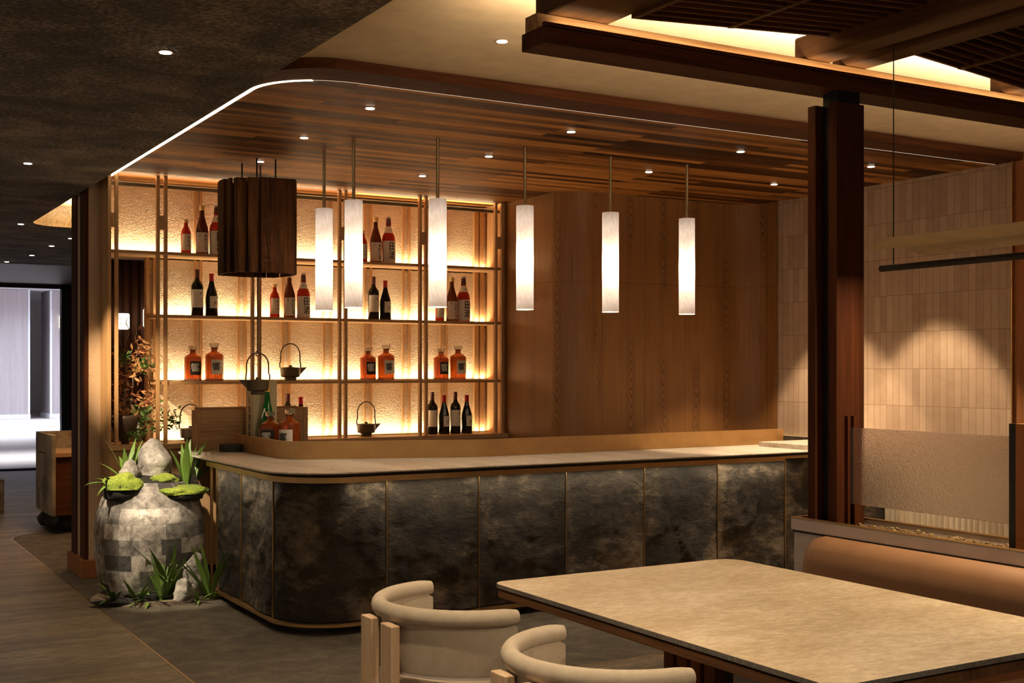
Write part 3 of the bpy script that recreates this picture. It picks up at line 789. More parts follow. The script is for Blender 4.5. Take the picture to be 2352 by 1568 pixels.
def bt_wine(tall):
    r = mk('wine_bottle')
    if tall:
        b = MB(); b.lathe([(0, 0), (.041, 0), (.0435, .005), (.0435, .215), (.040, .235), (.019, .265), (.0145, .285), (.0145, .30)], seg=26); b.build('glass_body', M['g_black'], r, smooth=True, autos=50)
        b = MB(); b.lathe([(.0155, .283), (.0155, .335), (.0165, .336), (.0165, .345), (0, .346)], seg=16); b.build('capsule', M['cappurple'], r, smooth=True, autos=50)
        lb = label_patch(.0441, .115, .062, .196).build('label', M['paper'], r, smooth=True)
        brush([(5, 0, .035, .014), (4, .006, -.02, .012)], .0447, .13, .016, M['ink'], lb, .0025)
    else:
        b = MB(); b.lathe([(0, 0), (.043, 0), (.046, .005), (.046, .13), (.042, .165), (.024, .225), (.0165, .26), (.0165, .28)], seg=26); b.build('glass_body', M['g_black'], r, smooth=True, autos=50)
        b = MB(); b.lathe([(.0175, .262), (.0175, .305), (.0185, .306), (.0185, .318), (0, .319)], seg=16); b.build('capsule', M['capred'], r, smooth=True, autos=50)
        lb = label_patch(.0466, .075, .060, .148, off=.012).build('label', M['paper'], r, smooth=True)
        mark('園', .026, .0472, .095, .016, M['ink'], lb)
    return r
def bt_whisky(dark, s=1.0):
    r = mk('whisky_decanter'); R0 = .064 * s
    b = MB(); b.lathe([(0, 0), (R0, 0), (R0 * 1.02, .006), (R0 * 1.02, .178 * s), (R0 * .93, .190 * s), (R0 * .55, .205 * s), (R0 * .36, .212 * s), (R0 * .32, .232 * s)], seg=14); b.build('glass_body', M['g_amber'], r)
    b = MB(); b.lathe([(R0 * 1.025, 0), (R0 * 1.035, .004), (R0 * 1.035, .014 * s), (R0 * 1.025, .016 * s)], seg=14, cap=False); b.build('glass_foot', M['g_clear'], r)
    b = MB(); b.lathe([(R0 * .40, .232 * s), (R0 * .40, .240 * s)], seg=16); b.build('collar', M['g_brown'], r)
    b = MB(); b.lathe([(R0 * .34, .240 * s), (R0 * .50, .246 * s), (R0 * .52, .268 * s), (R0 * .46, .273 * s), (0, .273 * s)], seg=12); b.build('stopper', M['g_clear'], r)
    pm = M['black_matte'] if dark else M['paper']
    lb = label_patch(R0 * 1.035, .098 * s, .048 * s, .152 * s, off=.010).build('label', pm, r)
    mark('響', (.070 if dark else .060) * s, R0 * 1.058, .10 * s, .000 if dark else -.004, M['whiteink'] if dark else M['ink'], lb)
    if dark: brush([(0, 0, 0, .013)], R0 * 1.05, .082 * s, .036, M['goldink'], lb, .003)
    return r
T = {'A': bt_small(), 'B': bt_tall(), 'C': bt_red(), 'D': bt_wine(1), 'E': bt_wine(0), 'F': bt_whisky(1, .96), 'G': bt_whisky(0, 1.04)}
used = set()
def put(k, x, y, z, label, cat, group=None, rz=0, s=1):
    o = T[k] if k not in used else copy_tree(T[k]); used.add(k)
    o.location = (x, y, z + .001); o.rotation_euler = (0, 0, rz); o.scale = (s, s, s)
    tag(o, label, cat, group); return o
Z4, Z3, Z2, Z1 = 2.341, 1.888, 1.406, .96
G4, G3, G2, G1 = 'sake bottles on the top shelf', 'bottles on the second shelf from the top', 'whisky decanters on the third shelf', 'wine bottles on the lowest ledge'
put('A', 2.488, 9.0, Z4, 'small red sake bottle on the top shelf, leftmost beside the wooden hood', 'bottle', G4)
put('B', 2.608, 9.0, Z4, 'tall dark brown sake bottle on the top shelf left of the wooden hood', 'bottle', G4)
put('C', 2.719, 9.0, Z4, 'large red sake bottle with big black characters on the top shelf, touching the hood edge', 'bottle', G4)
put('A', 3.90, 9.0, Z4, 'small red sake bottle on the top shelf mostly hidden by the second glowing pendant', 'bottle', G4)
put('B', 4.013, 9.0, Z4, 'tall brown sake bottle on the top shelf between the second and third pendants', 'bottle', G4)
put('C', 4.125, 9.0, Z4, 'large red sake bottle on the top shelf between the second and third pendants', 'bottle', G4)
put('D', 2.572, 9.0, Z3, 'dark wine bottle with tall cream label on the second shelf, leftmost of that shelf', 'bottle', G3)
put('E', 2.68, 9.0, Z3, 'dark wine bottle with red capsule on the second shelf, left near the hood', 'bottle', G3)
put('A', 3.17, 9.0, Z3, 'small red sake bottle on the second shelf right under the wooden hood corner', 'bottle', G3)
put('B', 3.288, 9.0, Z3, 'tall brown sake bottle on the second shelf, middle of the trio right of the hood', 'bottle', G3, s=.94)
put('C', 3.402, 9.0, Z3, 'large red sake bottle on the second shelf just left of the first glowing pendant', 'bottle', G3, s=.93)
put('D', 3.994, 9.0, Z3, 'dark wine bottle with cream label on the second shelf right of the second pendant', 'bottle', G3)
put('E', 4.097, 9.0, Z3, 'dark wine bottle with red capsule on the second shelf right of the second pendant', 'bottle', G3)
put('A', 4.588, 9.0, Z3, 'small red sake bottle on the second shelf, its base showing below the third pendant', 'bottle', G3)
put('B', 4.70, 9.0, Z3, 'tall brown sake bottle on the second shelf beside the third pendant', 'bottle', G3)
put('C', 4.81, 9.0, Z3, 'large red sake bottle on the second shelf, rightmost bottle of that shelf', 'bottle', G3)
put('F', 2.539, 9.0, Z2, 'amber whisky decanter with black label on the third shelf, leftmost', 'bottle', G2)
put('G', 2.70, 9.0, Z2, 'larger amber whisky decanter with cream label on the third shelf, left near the hanging kettle', 'bottle', G2)
put('F', 3.945, 9.0, Z2, 'amber whisky decanter with black label on the third shelf, middle pair', 'bottle', G2)
put('G', 4.104, 9.0, Z2, 'amber whisky decanter with cream label on the third shelf, middle pair', 'bottle', G2)
put('F', 4.60, 9.0, Z2, 'amber whisky decanter with black label on the third shelf above the four wine bottles', 'bottle', G2)
put('G', 4.758, 9.0, Z2, 'amber whisky decanter with cream label on the third shelf, rightmost', 'bottle', G2)
put('D', 4.52, 9.0, Z1, 'wine bottle with cream label on the ledge, leftmost of the row of four', 'bottle', G1)
put('E', 4.628, 9.0, Z1, 'wine bottle with red capsule on the ledge, second of the row of four', 'bottle', G1)
put('D', 4.734, 9.0, Z1, 'wine bottle with cream label on the ledge, third of the row of four', 'bottle', G1)
put('E', 4.841, 9.0, Z1, 'wine bottle with red capsule on the ledge, rightmost of the row of four', 'bottle', G1)
put('D', 3.286, 9.03, Z1, 'wine bottle with purple capsule behind the crate', 'bottle', G1)
put('E', 3.392, 9.03, Z1, 'wine bottle with bright red capsule behind the right end of the crate', 'bottle', G1)
# on the bar top
put('F', 2.825, 8.12, .92, 'whisky decanter with black label behind the bronze screen, left one', 'bottle', 'decanters on the bar top', rz=-.75, s=1.08)
put('G', 2.872, 7.86, .92, 'large whisky decanter with pale label in front beside the bronze screen corner', 'bottle', 'decanters on the bar top', rz=-.95, s=1.08)
gb = empty('sake_bottle', (2.875, 8.32, .921), 0, 'large green sake bottle with yellow foil neck behind the bronze screen', 'bottle')
b = MB(); b.lathe([(0, 0), (.050, 0), (.054, .006), (.054, .19), (.050, .225), (.036, .29), (.023, .35), (.018, .40), (.017, .425)], seg=28); b.build('glass_body', M['g_green'], gb, smooth=True, autos=50)
b = MB(); b.lathe([(.020, .415), (.0185, .44), (.0195, .478), (0, .479)], seg=18); b.build('foil_neck', M['capyellow'], gb, smooth=True, autos=50)
o = label_patch(.0546, .12, .03, .145).build('label', M['paper'], gb, smooth=True); o.rotation_euler.z = -.7
o = brush([(5, 0, 0, .03)], .0552, .09, .0, M['ink'], gb, .006); o.rotation_euler.z = -.7
b = MB()
vv = []
for x, z in ((-.034, 0), (-.012, .056), (.032, .030), (.028, -.034), (-.03, -.02)):
    rr = .0545 - max(0, (.245 + z - .20)) * .19 + .002; vv.append(b.bm.verts.new((rr * sin(x / rr), -rr * cos(x / rr), .245 + z)))
b.bm.faces.new(vv); o = b.build('shoulder_label', M['paper'], gb); o.rotation_euler.z = -.6
b = MB(); strokes(b, [(.004, [(-.008, .02), (0, 0), (.012, -.008)]), (.004, [(.0, .012), (-.008, -.012)])])
for v in b.bm.verts: rr = .052; x = v.co.x; v.co = Vector((rr * sin(x / rr), -rr * cos(x / rr) - .003, .245 + v.co.z))
o = b.build('shoulder_writing', M['ink'], gb); o.rotation_euler.z = -.6

# ================================================================== KETTLES
def kettle(x, y, z, label, s=1, rz=0, group='bronze kettles with tall arched handles'):
    t = empty('bronze_kettle', (x, y, z), rz, label, 'kettle', group)
    b = MB(); b.lathe([(.044, 0), (.047, .003), (.047, .024), (.066, .028), (.074, .036), (.079, .096), (.076, .10), (.03, .104), (.012, .106), (.012, .118), (0, .12)], seg=28); b.build('body', M['kettle'], t, smooth=True, autos=40)
    b = MB()
    q = [(.075, -.022, .100), (.075, .022, .100), (.135, 0, .103), (.075, -.012, .045), (.075, .012, .045)]
    v = [b.bm.verts.new(p) for p in q]
    for f in ((0, 1, 2), (0, 3, 2), (1, 4, 2), (3, 4, 2), (0, 1, 4, 3)): b.bm.faces.new([v[i] for i in f])
    b.build('spout', M['kettle'], t)
    b = MB(); pts = [(-.084, 0, .098), (-.086, 0, .135), (-.078, 0, .145)] + [(-.078 * cos(a), 0, .195 + .078 * sin(a) * 1.15) for a in [pi * i / 16 for i in range(17)]] + [(.078, 0, .145), (.082, 0, .13), (.084, 0, .10)]
    b.tube(pts, .0050, 8); b.build('handle', M['kettle'], t, smooth=True)
    t.scale = (s, s, s)
    return t
kettle(3.296, 9.0, Z2 + .001, 'bronze kettle on the third shelf above the crate')
kettle(3.93, 9.0, Z1 + .001, 'bronze kettle on the ledge right of the crate', .96)
kettle(2.52, 9.0, Z1 + .001, 'bronze kettle on the ledge, half hidden by the left end of the crate', .96)
hk = kettle(2.664, 7.9, 1.325, 'dark kettle hanging on a thin rod beneath the wooden hood', .98, pi, None)

# ================================================================== HANGING HOOD
hd = empty('hanging_hood', (2.66, 7.90, 2.13), 0, 'tall hood of dark upright boards hung on four rods above the kettle', 'hood')
random.seed(11)
def board(x0, x1, y0, y1, z0=2.125, z1=2.735):
    b = MB(); b.box(x0, x1, y0, y1, z0, z1); b.build('board', M['hood_wood'], hd, world=True, bevel=.002)
cx_, cy_ = 2.66, 7.90; S = .185
for side in range(4):
    offs = [-.165, -.105, -.035, .035, .105, .165]
    for k, (a, c) in enumerate(zip([-.20, -.135, -.055, .055, .135], [-.135, -.055, .055, .135, .20])):
        d = S + (0, .022, .040, .022, 0)[k]
        if side == 0: board(cx_ + a, cx_ + c, cy_ - d - .02, cy_ - d, 2.125, 2.735 + .004 * k)
        if side == 1: board(cx_ + a, cx_ + c, cy_ + d, cy_ + d + .02)
        if side == 2: board(cx_ - d - .02, cx_ - d, cy_ + a, cy_ + c, 2.125, 2.735 + .003 * k)
        if side == 3: board(cx_ + d, cx_ + d + .02, cy_ + a, cy_ + c)
b = MB(); b.box(cx_ - .19, cx_ + .19, cy_ - .19, cy_ + .19, 2.70, 2.715); b.build('inner_frame', M['dark_wood'], hd, world=True)
for x, y in ((2.593, 8.01), (2.612, 7.762), (2.728, 8.034), (2.735, 7.748)):
    b = MB(); b.tube([(x, y, 2.71), (x, y, ZP)], .006, 8); b.build('hanging_rod', M['black'], hd, world=True)
b = MB(); b.tube([(2.664, 7.9, 1.605), (2.664, 7.9, 2.71)], .0045, 8); b.build('hook_rod', M['black'], hd, world=True)
b = MB(); b.tube([(2.664 + .014 * cos(a), 7.9, 1.600 + .016 * sin(a)) for a in [radians(90 + 30 * i) for i in range(11)]], .003, 6); b.build('hook', M['black'], hd, world=True)

# ================================================================== PENDANTS
def shade_mat():
    m, nt, bs = newmat('alabaster_shade')
    out = nt.nodes['Material Output']
    v = coords(nt); n = noise_n(nt, v, 8, 5, .6, 1.0); n2 = noise_n(nt, coords(nt, (1, 1, .4)), 5, 6, .6, 2.5)
    c = ramp(nt, n, [(.35, (.80, .74, .70)), (.65, (.92, .88, .84))])
    vein = ramp(nt, n2, [(.47, (1, 1, 1)), (.50, (.82, .74, .68)), (.53, (1, 1, 1))])
    c = mixc(nt, .6, c, vein, 'MULTIPLY')
    tr = nd(nt, 'ShaderNodeBsdfTranslucent'); lk(nt, c, tr.inputs[0])
    lk(nt, c, bs.inputs['Base Color']); bs.inputs['Roughness'].default_value = .35
    mx = nd(nt, 'ShaderNodeMixShader'); mx.inputs[0].default_value = .6
    lk(nt, bs.outputs[0], mx.inputs[1]); lk(nt, tr.outputs[0], mx.inputs[2]); lk(nt, mx.outputs[0], out.inputs[0])
    return m
M['alabaster'] = shade_mat()
M["tube"] = emit("inner_tube", (1, .88, .82), 2.0)
pend = [(2.898, 7.30, 1.965, 'leftmost glowing alabaster tube pendant, nearest the wooden hood'),
        (2.909, 6.85, 2.02, 'second glowing alabaster tube pendant from the left'),
        (3.32, 6.54, 2.06, 'third glowing alabaster tube pendant from the left, largest looking'),
        (3.93, 6.54, 2.05, 'fourth glowing alabaster tube pendant, left of three before the oak wall'),
        (4.58, 6.54, 2.05, 'fifth glowing alabaster tube pendant, middle of three before the oak wall'),
        (5.21, 6.54, 2.05, 'rightmost glowing alabaster tube pendant')]
pendz = []
def pendant(x, y, label, z0, z1, proto=None):
    t = empty('tube_pendant', (x, y, z0), 0, label, 'pendant lamp', 'alabaster tube pendants over the bar')
    H = z1 - z0; R = .0545
    b = MB(); b.lathe([(R, 0), (R, H)], seg=32, cap=False); b.build('shade', M['alabaster'], t, smooth=True)
    b = MB(); b.lathe([(R, H), (0, H + .001)], seg=32, cap=False); b.build('top_disc', M['alabaster'], t)
    b = MB(); b.lathe([(.010, .03), (.010, H - .03)], seg=12); b.build('inner_tube', M['tube'], t)
    b = MB(); b.tube([(0, 0, H), (0, 0, ZP - z0)], .010, 10); b.build('stem', M['rod'], t)
    l = D.lights.new('bulb', 'POINT'); l.energy = 4.6; l.color = (1, .76, .48); l.shadow_soft_size = .032
    o = D.objects.new('bulb', l); COL.objects.link(o); o.parent = t; o.location = (0, 0, H * .46)
    l = D.lights.new('bulb_glow', 'AREA'); l.shape = 'DISK'; l.size = .085; l.energy = .9; l.color = (1, .80, .56)
    o = D.objects.new('bulb_glow', l); COL.objects.link(o); o.parent = t; o.location = (0, 0, .004)
    return t
PZ = {0: (1.948, 2.565), 1: (1.972, 2.575), 2: (1.953, 2.577), 3: (1.953, 2.577), 4: (1.948, 2.571), 5: (1.948, 2.571)}
for i, (x, y, z, lab) in enumerate(pend): pendant(x, y, lab, 1.866, 2.514)

# ================================================================== CEILING LIGHTS
gp = 'recessed downlights in the plank ceiling'
pls = [(2.625, 5.96, 'plank ceiling downlight nearest the left bend of the light line'), (2.62, 6.92, 'plank ceiling downlight above the first pendant stem'),
       (2.67, 7.865, 'plank ceiling downlight right behind the hood rods'), (3.895, 5.96, 'plank ceiling downlight left of the timber post, front row, above the fourth pendant'),
       (3.885, 6.92, 'plank ceiling downlight between third and fourth pendant stems'), (3.87, 7.865, 'plank ceiling downlight near the shelves, right of the second pendant stem'),
       (5.18, 5.96, 'plank ceiling downlight just left of the timber post, front row'), (5.16, 6.90, 'plank ceiling downlight between the fifth and sixth pendant stems'),
       (6.33, 5.95, 'plank ceiling downlight right of the timber post'), (6.315, 6.89, 'plank ceiling downlight left of the timber post, nearest the tiled wall')]
for x, y, lab in pls:
    if x > 6.2: downlight(x, y, ZP, lab, gp, 115, 66, .28, aim=(x + .06, y, 0))
    else: downlight(x, y, ZP, lab, gp, 5, 62, .8)
downlight(2.66, 4.62, ZC, 'single downlight in the smooth cream ceiling left of the timber beam', None, 26, 75)
gs = 'downlights in the dark textured ceiling'
for x, y, lab, e in ((1.26, 4.85, 'nearest downlight in the dark textured ceiling, upper left', 45), (1.22, 7.90, 'second downlight in the dark textured ceiling, left edge', 40),
                  (1.68, 11.25, 'dark ceiling downlight just left of the raised cream recess tip', 22), (2.28, 12.25, 'dark ceiling downlight right beside the pillar', 10), (2.25, 13.1, 'dark ceiling downlight lower left of the one touching the pillar', 8),
                  (2.25, 14.3, 'dark ceiling downlight above the entrance opening', 8), (2.13, 15.3, 'farthest dark ceiling downlight at the left edge', 6)):
    downlight(x, y, ZS, lab, gs, e, 75)
# unseen downlights added nearer than the frame to fill the dining tables and aisle
for x, y, e, aim in ((1.15, 2.2, 45, None), (1.35, 3.2, 60, (1.75, 3.2, .6)), (2.66, 1.6, 240, (2.8, 2.6, .75)), (2.2, .4, 60, (3.2, 2.9, .9))):
    z = ZS if x < 1.75 else ZC
    downlight(x, y, z, 'added ceiling downlight over the dining tables outside the picture', 'added downlights over the dining tables', e, 80, .9, aim)
# spotlights added out of view to light the urn, floor garden and flowers
downlight(.62, 6.6, ZS, 'unseen ceiling spotlight aimed at the stone urn', gs, 420, 17, .5, aim=(2.02, 8.2, .78))
downlight(.30, 7.0, ZS, 'added unseen spotlight aimed at the floor garden', gs, 260, 13, .6, aim=(2.08, 7.88, .1))
downlight(.55, 7.4, ZS, 'added unseen spotlight aimed at the flower arrangement', gs, 380, 19, 1.0, aim=(2.06, 8.95, 1.45))
area((2.3, 10.4, 2.79), .4, 1.4, 26, WARM2, (radians(180), 0, 0))
area((4.6, YB_ + .17, 2.72), 4.7, .02, 22, WARM2, (radians(132), 0, 0), None, 92)  # unseen uplight added behind the beam to brighten the cream ceiling

# ================================================================== TIMBER FRAME
YB = YB_
bmh = empty('timber_beam', (2.18, YB, 2.60), 0, 'long dark timber beam crossing the upper right with a glowing upper edge', 'beam')
b = MB(); b.box(2.18, 7.0, YB, YB + .15, 2.60, 2.66); b.build('lower_timber', M['dark_wood'], bmh, world=True, bevel=.002)
b = MB(); b.box(2.18, 7.0, YB, YB + .014, 2.655, 2.672); b.build('front_lip', M['dark_wood'], bmh, world=True)
b = MB(); b.box(2.185, 7.0, YB + .055, YB + .135, 2.66, 2.716); b.build('upper_timber', M['crate_wood'], bmh, world=True, bevel=.002)  # lighter wood colour carries the LED glow on this dark timber
b = MB(); b.box(2.2, 6.98, YB + .018, YB + .032, 2.660, 2.664); b.build('light_profile', M['capwhite'], bmh, world=True)
area((4.6, YB + .026, 2.667), 4.7, .014, 2.6, (1, .72, .42), (radians(156), 0, 0), bmh)
g = 'dark rafters resting on the timber beam'
def rafter(x0, x1, lab):
    b = MB(); b.box(x0, x1, -.5, YB + .13, 2.717, 2.815)
    o = b.build('rafter', M['dark_wood_y'], bevel=.012); tag(o, lab, 'rafter', g)
rafter(2.22, 2.49, 'broad rafter at the left end of the timber beam')
rafter(3.43, 3.565, 'left rafter of the close pair above the post')
rafter(3.635, 3.765, 'right rafter of the close pair above the post')
rafter(4.60, 4.75, 'rafter at the far right picture edge')
def lattice(x0, x1, z0, z1, lab):
    t = empty('lattice_ceiling', ((x0 + x1) / 2, 3.4, min(z0, z1)), 0, lab, 'lattice', 'sloping slat panels between the rafters')
    def zz(x): return z0 + (z1 - z0) * (x - x0) / (x1 - x0)
    def bar(b, xa, xb, ya, yb, h0, h1):
        v = [b.bm.verts.new((x, y, zz(x) + h)) for x in (xa, xb) for y in (ya, yb) for h in (h0, h1)]
        for f in ((0, 1, 3, 2), (4, 6, 7, 5), (0, 4, 5, 1), (2, 3, 7, 6), (0, 2, 6, 4), (1, 5, 7, 3)): b.bm.faces.new([v[i] for i in f])
    k = 0; y = 3.42
    while y > -.4:
        b = MB(); bar(b, x0, x1, y - .014, y, 0, .026); b.build('slat', M['dark_wood'], t, world=True); y -= .058
    for f in (.46, .985, .0):
        xc = x0 + (x1 - x0) * f
        b = MB(); bar(b, xc - .012, xc + .003 + .009, -.4, 3.42, -.002 if f == .46 else .0, .022); b.build('cross_bar', M['dark_wood_y'], t, world=True)
    b = MB(); bar(b, x0, x1, -.4, 3.42, .030, .040); b.build('backing_board', M['dark_wood'], t, world=True)
lattice(2.495, 3.425, 2.705, 2.768, 'dark slatted ceiling panel rising from the left rafter to the rafter pair')
lattice(3.77, 4.595, 2.768, 2.700, 'dark slatted ceiling panel falling to the right of the rafter pair')
# post
ps = empty('timber_post', (3.6, 3.52, .86), 0, 'tall dark timber post of two boards around a black core, under the beam', 'post')
def pb(b, n, m, **k): return b.build(n, m, ps, world=True, **k)
b = MB(); b.box(3.535, 3.685, 3.50, 3.545, .86, 2.552); pb(b, 'front_board', M['dark_wood_z'], bevel=.002)
b = MB(); b.box(3.56, 3.665, 3.546, 3.60, .86, 2.60); pb(b, 'core', M['black'])
b = MB(); b.box(3.52, 3.67, 3.601, 3.645, .86, 2.552); pb(b, 'rear_board', M['dark_wood_z'], bevel=.002)
b = MB(); b.box(3.545, 3.665, 3.505, 3.56, 2.552, 2.60); pb(b, 'cap_block', M['black'])
ps2 = empty('screen_post', (3.6, 2.70, .86), 0, 'short dark post holding the right end of the textured glass screen', 'post')
b = MB(); b.box(3.575, 3.60, 2.715, 2.74, .86, 1.312); b.build('edge_bar', M['black'], ps2, world=True)
b = MB(); b.box(3.575, 3.625, 2.66, 2.714, .86, 1.312); b.build('board', M['red_wood'], ps2, world=True)
b = MB(); b.box(3.58, 3.62, 2.62, 2.66, .86, 1.30); b.build('board', M['dark_wood_z'], ps2, world=True)
hb = empty('glass_holder', (3.6, 3.48, .86), 0, 'slim dark upright clamping the left end of the glass screen to the post', 'post')
b = MB(); b.box(3.577, 3.59, 3.482, 3.499, .86, 1.312); b.box(3.61, 3.623, 3.482, 3.499, .86, 1.312); b.build('upright', M['dark_wood_z'], hb, world=True)

def frosted():
    m, nt, bs = newmat('pebbled_glass')
    bs.inputs['Base Color'].default_value = (.97, .90, .88, 1); bs.inputs['Roughness'].default_value = .10
    bs.inputs['Transmission Weight'].default_value = .86; bs.inputs['IOR'].default_value = 1.2
    a = noise_n(nt, coords(nt), 150, 2, .5, 1.2)
    bump(nt, bs, a, .7, .002)
    return m
M['frost'] = frosted()
b = MB(); b.box(3.594, 3.606, 2.741, 3.498, .966, 1.267)
o = b.build('glass_screen', M['frost']); tag(o, 'pebbled frosted glass screen standing above the planter behind the bench', 'glass screen')
b = MB(); b.box(3.594, 3.606, 1.6, 2.619, .966, 1.267)
o = b.build('glass_screen', M['frost']); tag(o, 'sliver of a second frosted glass screen at the right picture edge', 'glass screen')

# planter trough
pt = empty('planter_trough', (3.6, 2.6, 0), 0, 'long greige planter trough with thin bronze rims behind the tan bench', 'planter')
def tb(b, n, m, **k): return b.build(n, m, pt, world=True, **k)
b = MB(); b.box(3.48, 3.50, .8, 3.70, .848, .897); tb(b, 'front_wall', M['lilac'], bevel=.004)
b = MB(); b.box(3.70, 3.72, .8, 3.70, .70, .897); tb(b, 'back_wall', M['lilac'], bevel=.004)
b = MB(); b.box(3.50, 3.70, 3.68, 3.70, .70, .897); tb(b, 'end_wall', M['lilac'], bevel=.004)
b = MB(); b.box(3.478, 3.502, .8, 3.702, .897, .901); b.box(3.698, 3.722, .8, 3.702, .897, .901); b.box(3.502, 3.698, 3.678, 3.702, .897, .901); tb(b, 'bronze_rim', M['brass'])
b = MB(); b.box(3.49, 3.72, .8, 3.69, 0, .84); tb(b, 'base', M['lilac'])
b = MB(); b.box(3.486, 3.72, .8, 3.695, .84, .852); tb(b, 'shadow_gap', M['black_matte'])
b = MB(); random.seed(4)
for i in range(420):
    b.blob((random.uniform(3.51, 3.69), random.uniform(2.2, 3.66), .874 + random.uniform(-.003, .006)), random.uniform(.006, .013), sub=1, sz=.6, seed=i)
b.box(3.50, 3.70, .8, 3.68, .85, .872)
o = tb(b, 'gravel', M['gravel']); o['kind'] = 'stuff'
# bench
bn = empty('bench', (3.3, 2.6, 0), 0, 'long tan upholstered bench with curved back against the greige planter', 'bench')
b = MB()
prof = [(3.478, .38), (3.36, .42), (3.372, .60), (3.385, .74), (3.40, .80), (3.43, .838), (3.478, .846)]
n_ = len(prof); ys = [.8, 3.40, 3.50, 3.545, 3.56]; ins = [0, 0, .0, .012, .03]
rows = []
for y, i_ in zip(ys, ins): rows.append([b.bm.verts.new((min(x + i_, 3.478), y, z - (i_ if z > .6 else 0))) for x, z in prof])
for a, c in zip(rows, rows[1:]):
    for i in range(n_): b.bm.faces.new([a[i], a[(i + 1) % n_], c[(i + 1) % n_], c[i]])
b.bm.faces.new(rows[0]); b.bm.faces.new(rows[-1])
o = b.build('backrest', M['leather'], bn, world=True, smooth=True, autos=60)
b = MB(); sp = round_poly([(2.90, .8), (3.42, .8), (3.42, 3.5), (2.90, 3.5)], [.0, 0, .05, .09], 8)
b.prism(sp, .33, .45); b.build('seat', M['seat_fabric'], bn, world=True, bevel=.025)
b = MB(); b.box(2.98, 3.47, .8, 3.48, 0, .33); b.build('base', M['dark_wood'], bn, world=True)

# ================================================================== TABLE
tb_ = empty('dining_table', (2.66, 2.9, 0), 0, 'large dining table with pale stone top and dark wood edge, lower right', 'table')
tp = round_poly([(2.11, 2.10), (3.20, 2.10), (3.20, 3.74), (2.11, 3.74)], [.05, .05, .09, .05], 8)
b = MB(); b.prism(tp, .734, .75); o = b.build('stone_top', M['table_stone'], tb_, world=True, bevel=.002)
o.data.materials.append(M['table_edge'])
for p in o.data.polygons:
    if abs(p.normal.z) < .5: p.material_index = 1
def inset(poly, d, c=(2.655, 2.92)): return [(x + (d if x < c[0] else -d), y + (d if y < c[1] else -d)) for x, y in poly]
b = MB(); b.prism(inset(tp, .004), .702, .729); b.prism(inset(tp, .012), .7292, .7338); b.build('wood_edge', M['dark_wood_y'], tb_, world=True, bevel=.003)
for yc in (2.75,):
    for k in range(4):
        b = MB(); b.box(2.208, 2.250, yc - .10 + k * .062, yc - .10 + k * .062 + .045, 0, .70); b.build('leg_plank', M['dark_wood_z'], tb_, world=True, bevel=.002)
    b = MB(); b.box(2.251, 2.285, yc - .09, yc + .12, 0, .70); b.build('leg_core', M['black_matte'], tb_, world=True)
for x0 in (2.30, 2.66, 3.02):
    b = MB(); b.box(x0, x0 + .03, 2.13, 2.17, 0, .675); b.build('leg', M['red_wood'], tb_, world=True)
b = MB(); b.box(2.20, 3.12, 2.13, 2.17, .672, .699); b.build('rail', M['red_wood'], tb_, world=True)
b = MB(); b.box(2.34, 2.65, 2.145, 2.155, .30, .672); b.build('inset_panel', M['dark_wood_z'], tb_, world=True)

# ================================================================== CHAIRS
def chair(loc, label):
    t = empty('barrel_chair', loc, 0, label, 'chair', 'linen barrel chairs at the table')
    A0, A1, N = 88, 272, 40
    def ring(b, sec, a0=A0, a1=A1, n=N, ends=True):
        rows = []
        for i in range(n + 1):
            a = radians(a0 + (a1 - a0) * i / n); e = min(i, n - i) / 1.5; k = 1 if e >= 1 or not ends else (.80 + .2 * e)
            cz = sum(z for r, z in sec) / len(sec); cr = sum(r for r, z in sec) / len(sec)
            rows.append([b.bm.verts.new(((cr + (r - cr) * k) * cos(a), (cr + (r - cr) * k) * sin(a), cz + (z - cz) * k)) for r, z in sec])
        m_ = len(sec)
        for p, q in zip(rows, rows[1:]):
            for i in range(m_): b.bm.faces.new([p[i], p[(i + 1) % m_], q[(i + 1) % m_], q[i]])
        b.bm.faces.new(rows[0]); b.bm.faces.new(rows[-1])
    b = MB(); ring(b, [(.302 + .026 * cos(q), .712 + .029 * sin(q)) for q in [2 * pi * i / 14 for i in range(14)]]); b.build('top_roll', M['linen'], t, smooth=True, autos=60)
    b = MB(); ring(b, [(.284, .535), (.308, .528), (.310, .54), (.310, .70), (.284, .70)]); b.build('backrest', M['linen'], t, smooth=True, autos=45)
    b = MB(); ring(b, [(.284, .522), (.309, .522), (.309, .529), (.284, .529)]); b.build('piping', M['lilac'], t, smooth=True, autos=45)
    b = MB(); b.lathe([(0, .435), (.228, .435), (.238, .445), (.238, .478), (.228, .492), (0, .497)], seg=40); b.build('seat', M['linen'], t, smooth=True, autos=60)
    b = MB(); b.lathe([(.225, .39), (.225, .434)], seg=40); b.build('seat_frame', M['leg_wood'], t, smooth=True, autos=50)
    for ys in (-.108, .012):
        pass
    for y0, y1 in ((.030, .112), (-.125, -.043)):
        b = MB(); b.box(-.346, -.314, y0, y1, 0, .685); b.build('leg', M['leg_wood'], t, bevel=.003)
    for y0 in (-.20, .15):
        b = MB(); b.box(.16, .20, y0, y0 + .05, 0, .39); b.build('leg', M['leg_wood'], t, bevel=.003)
    return t
c1 = chair((1.965, 3.64, 0), 'linen barrel chair at the left corner of the stone table, whole curved back visible')
c2 = copy_tree(c1); c2.location = (1.965, 2.765, 0); c2['label'] = 'nearer linen barrel chair cut by the bottom edge beneath the table side'

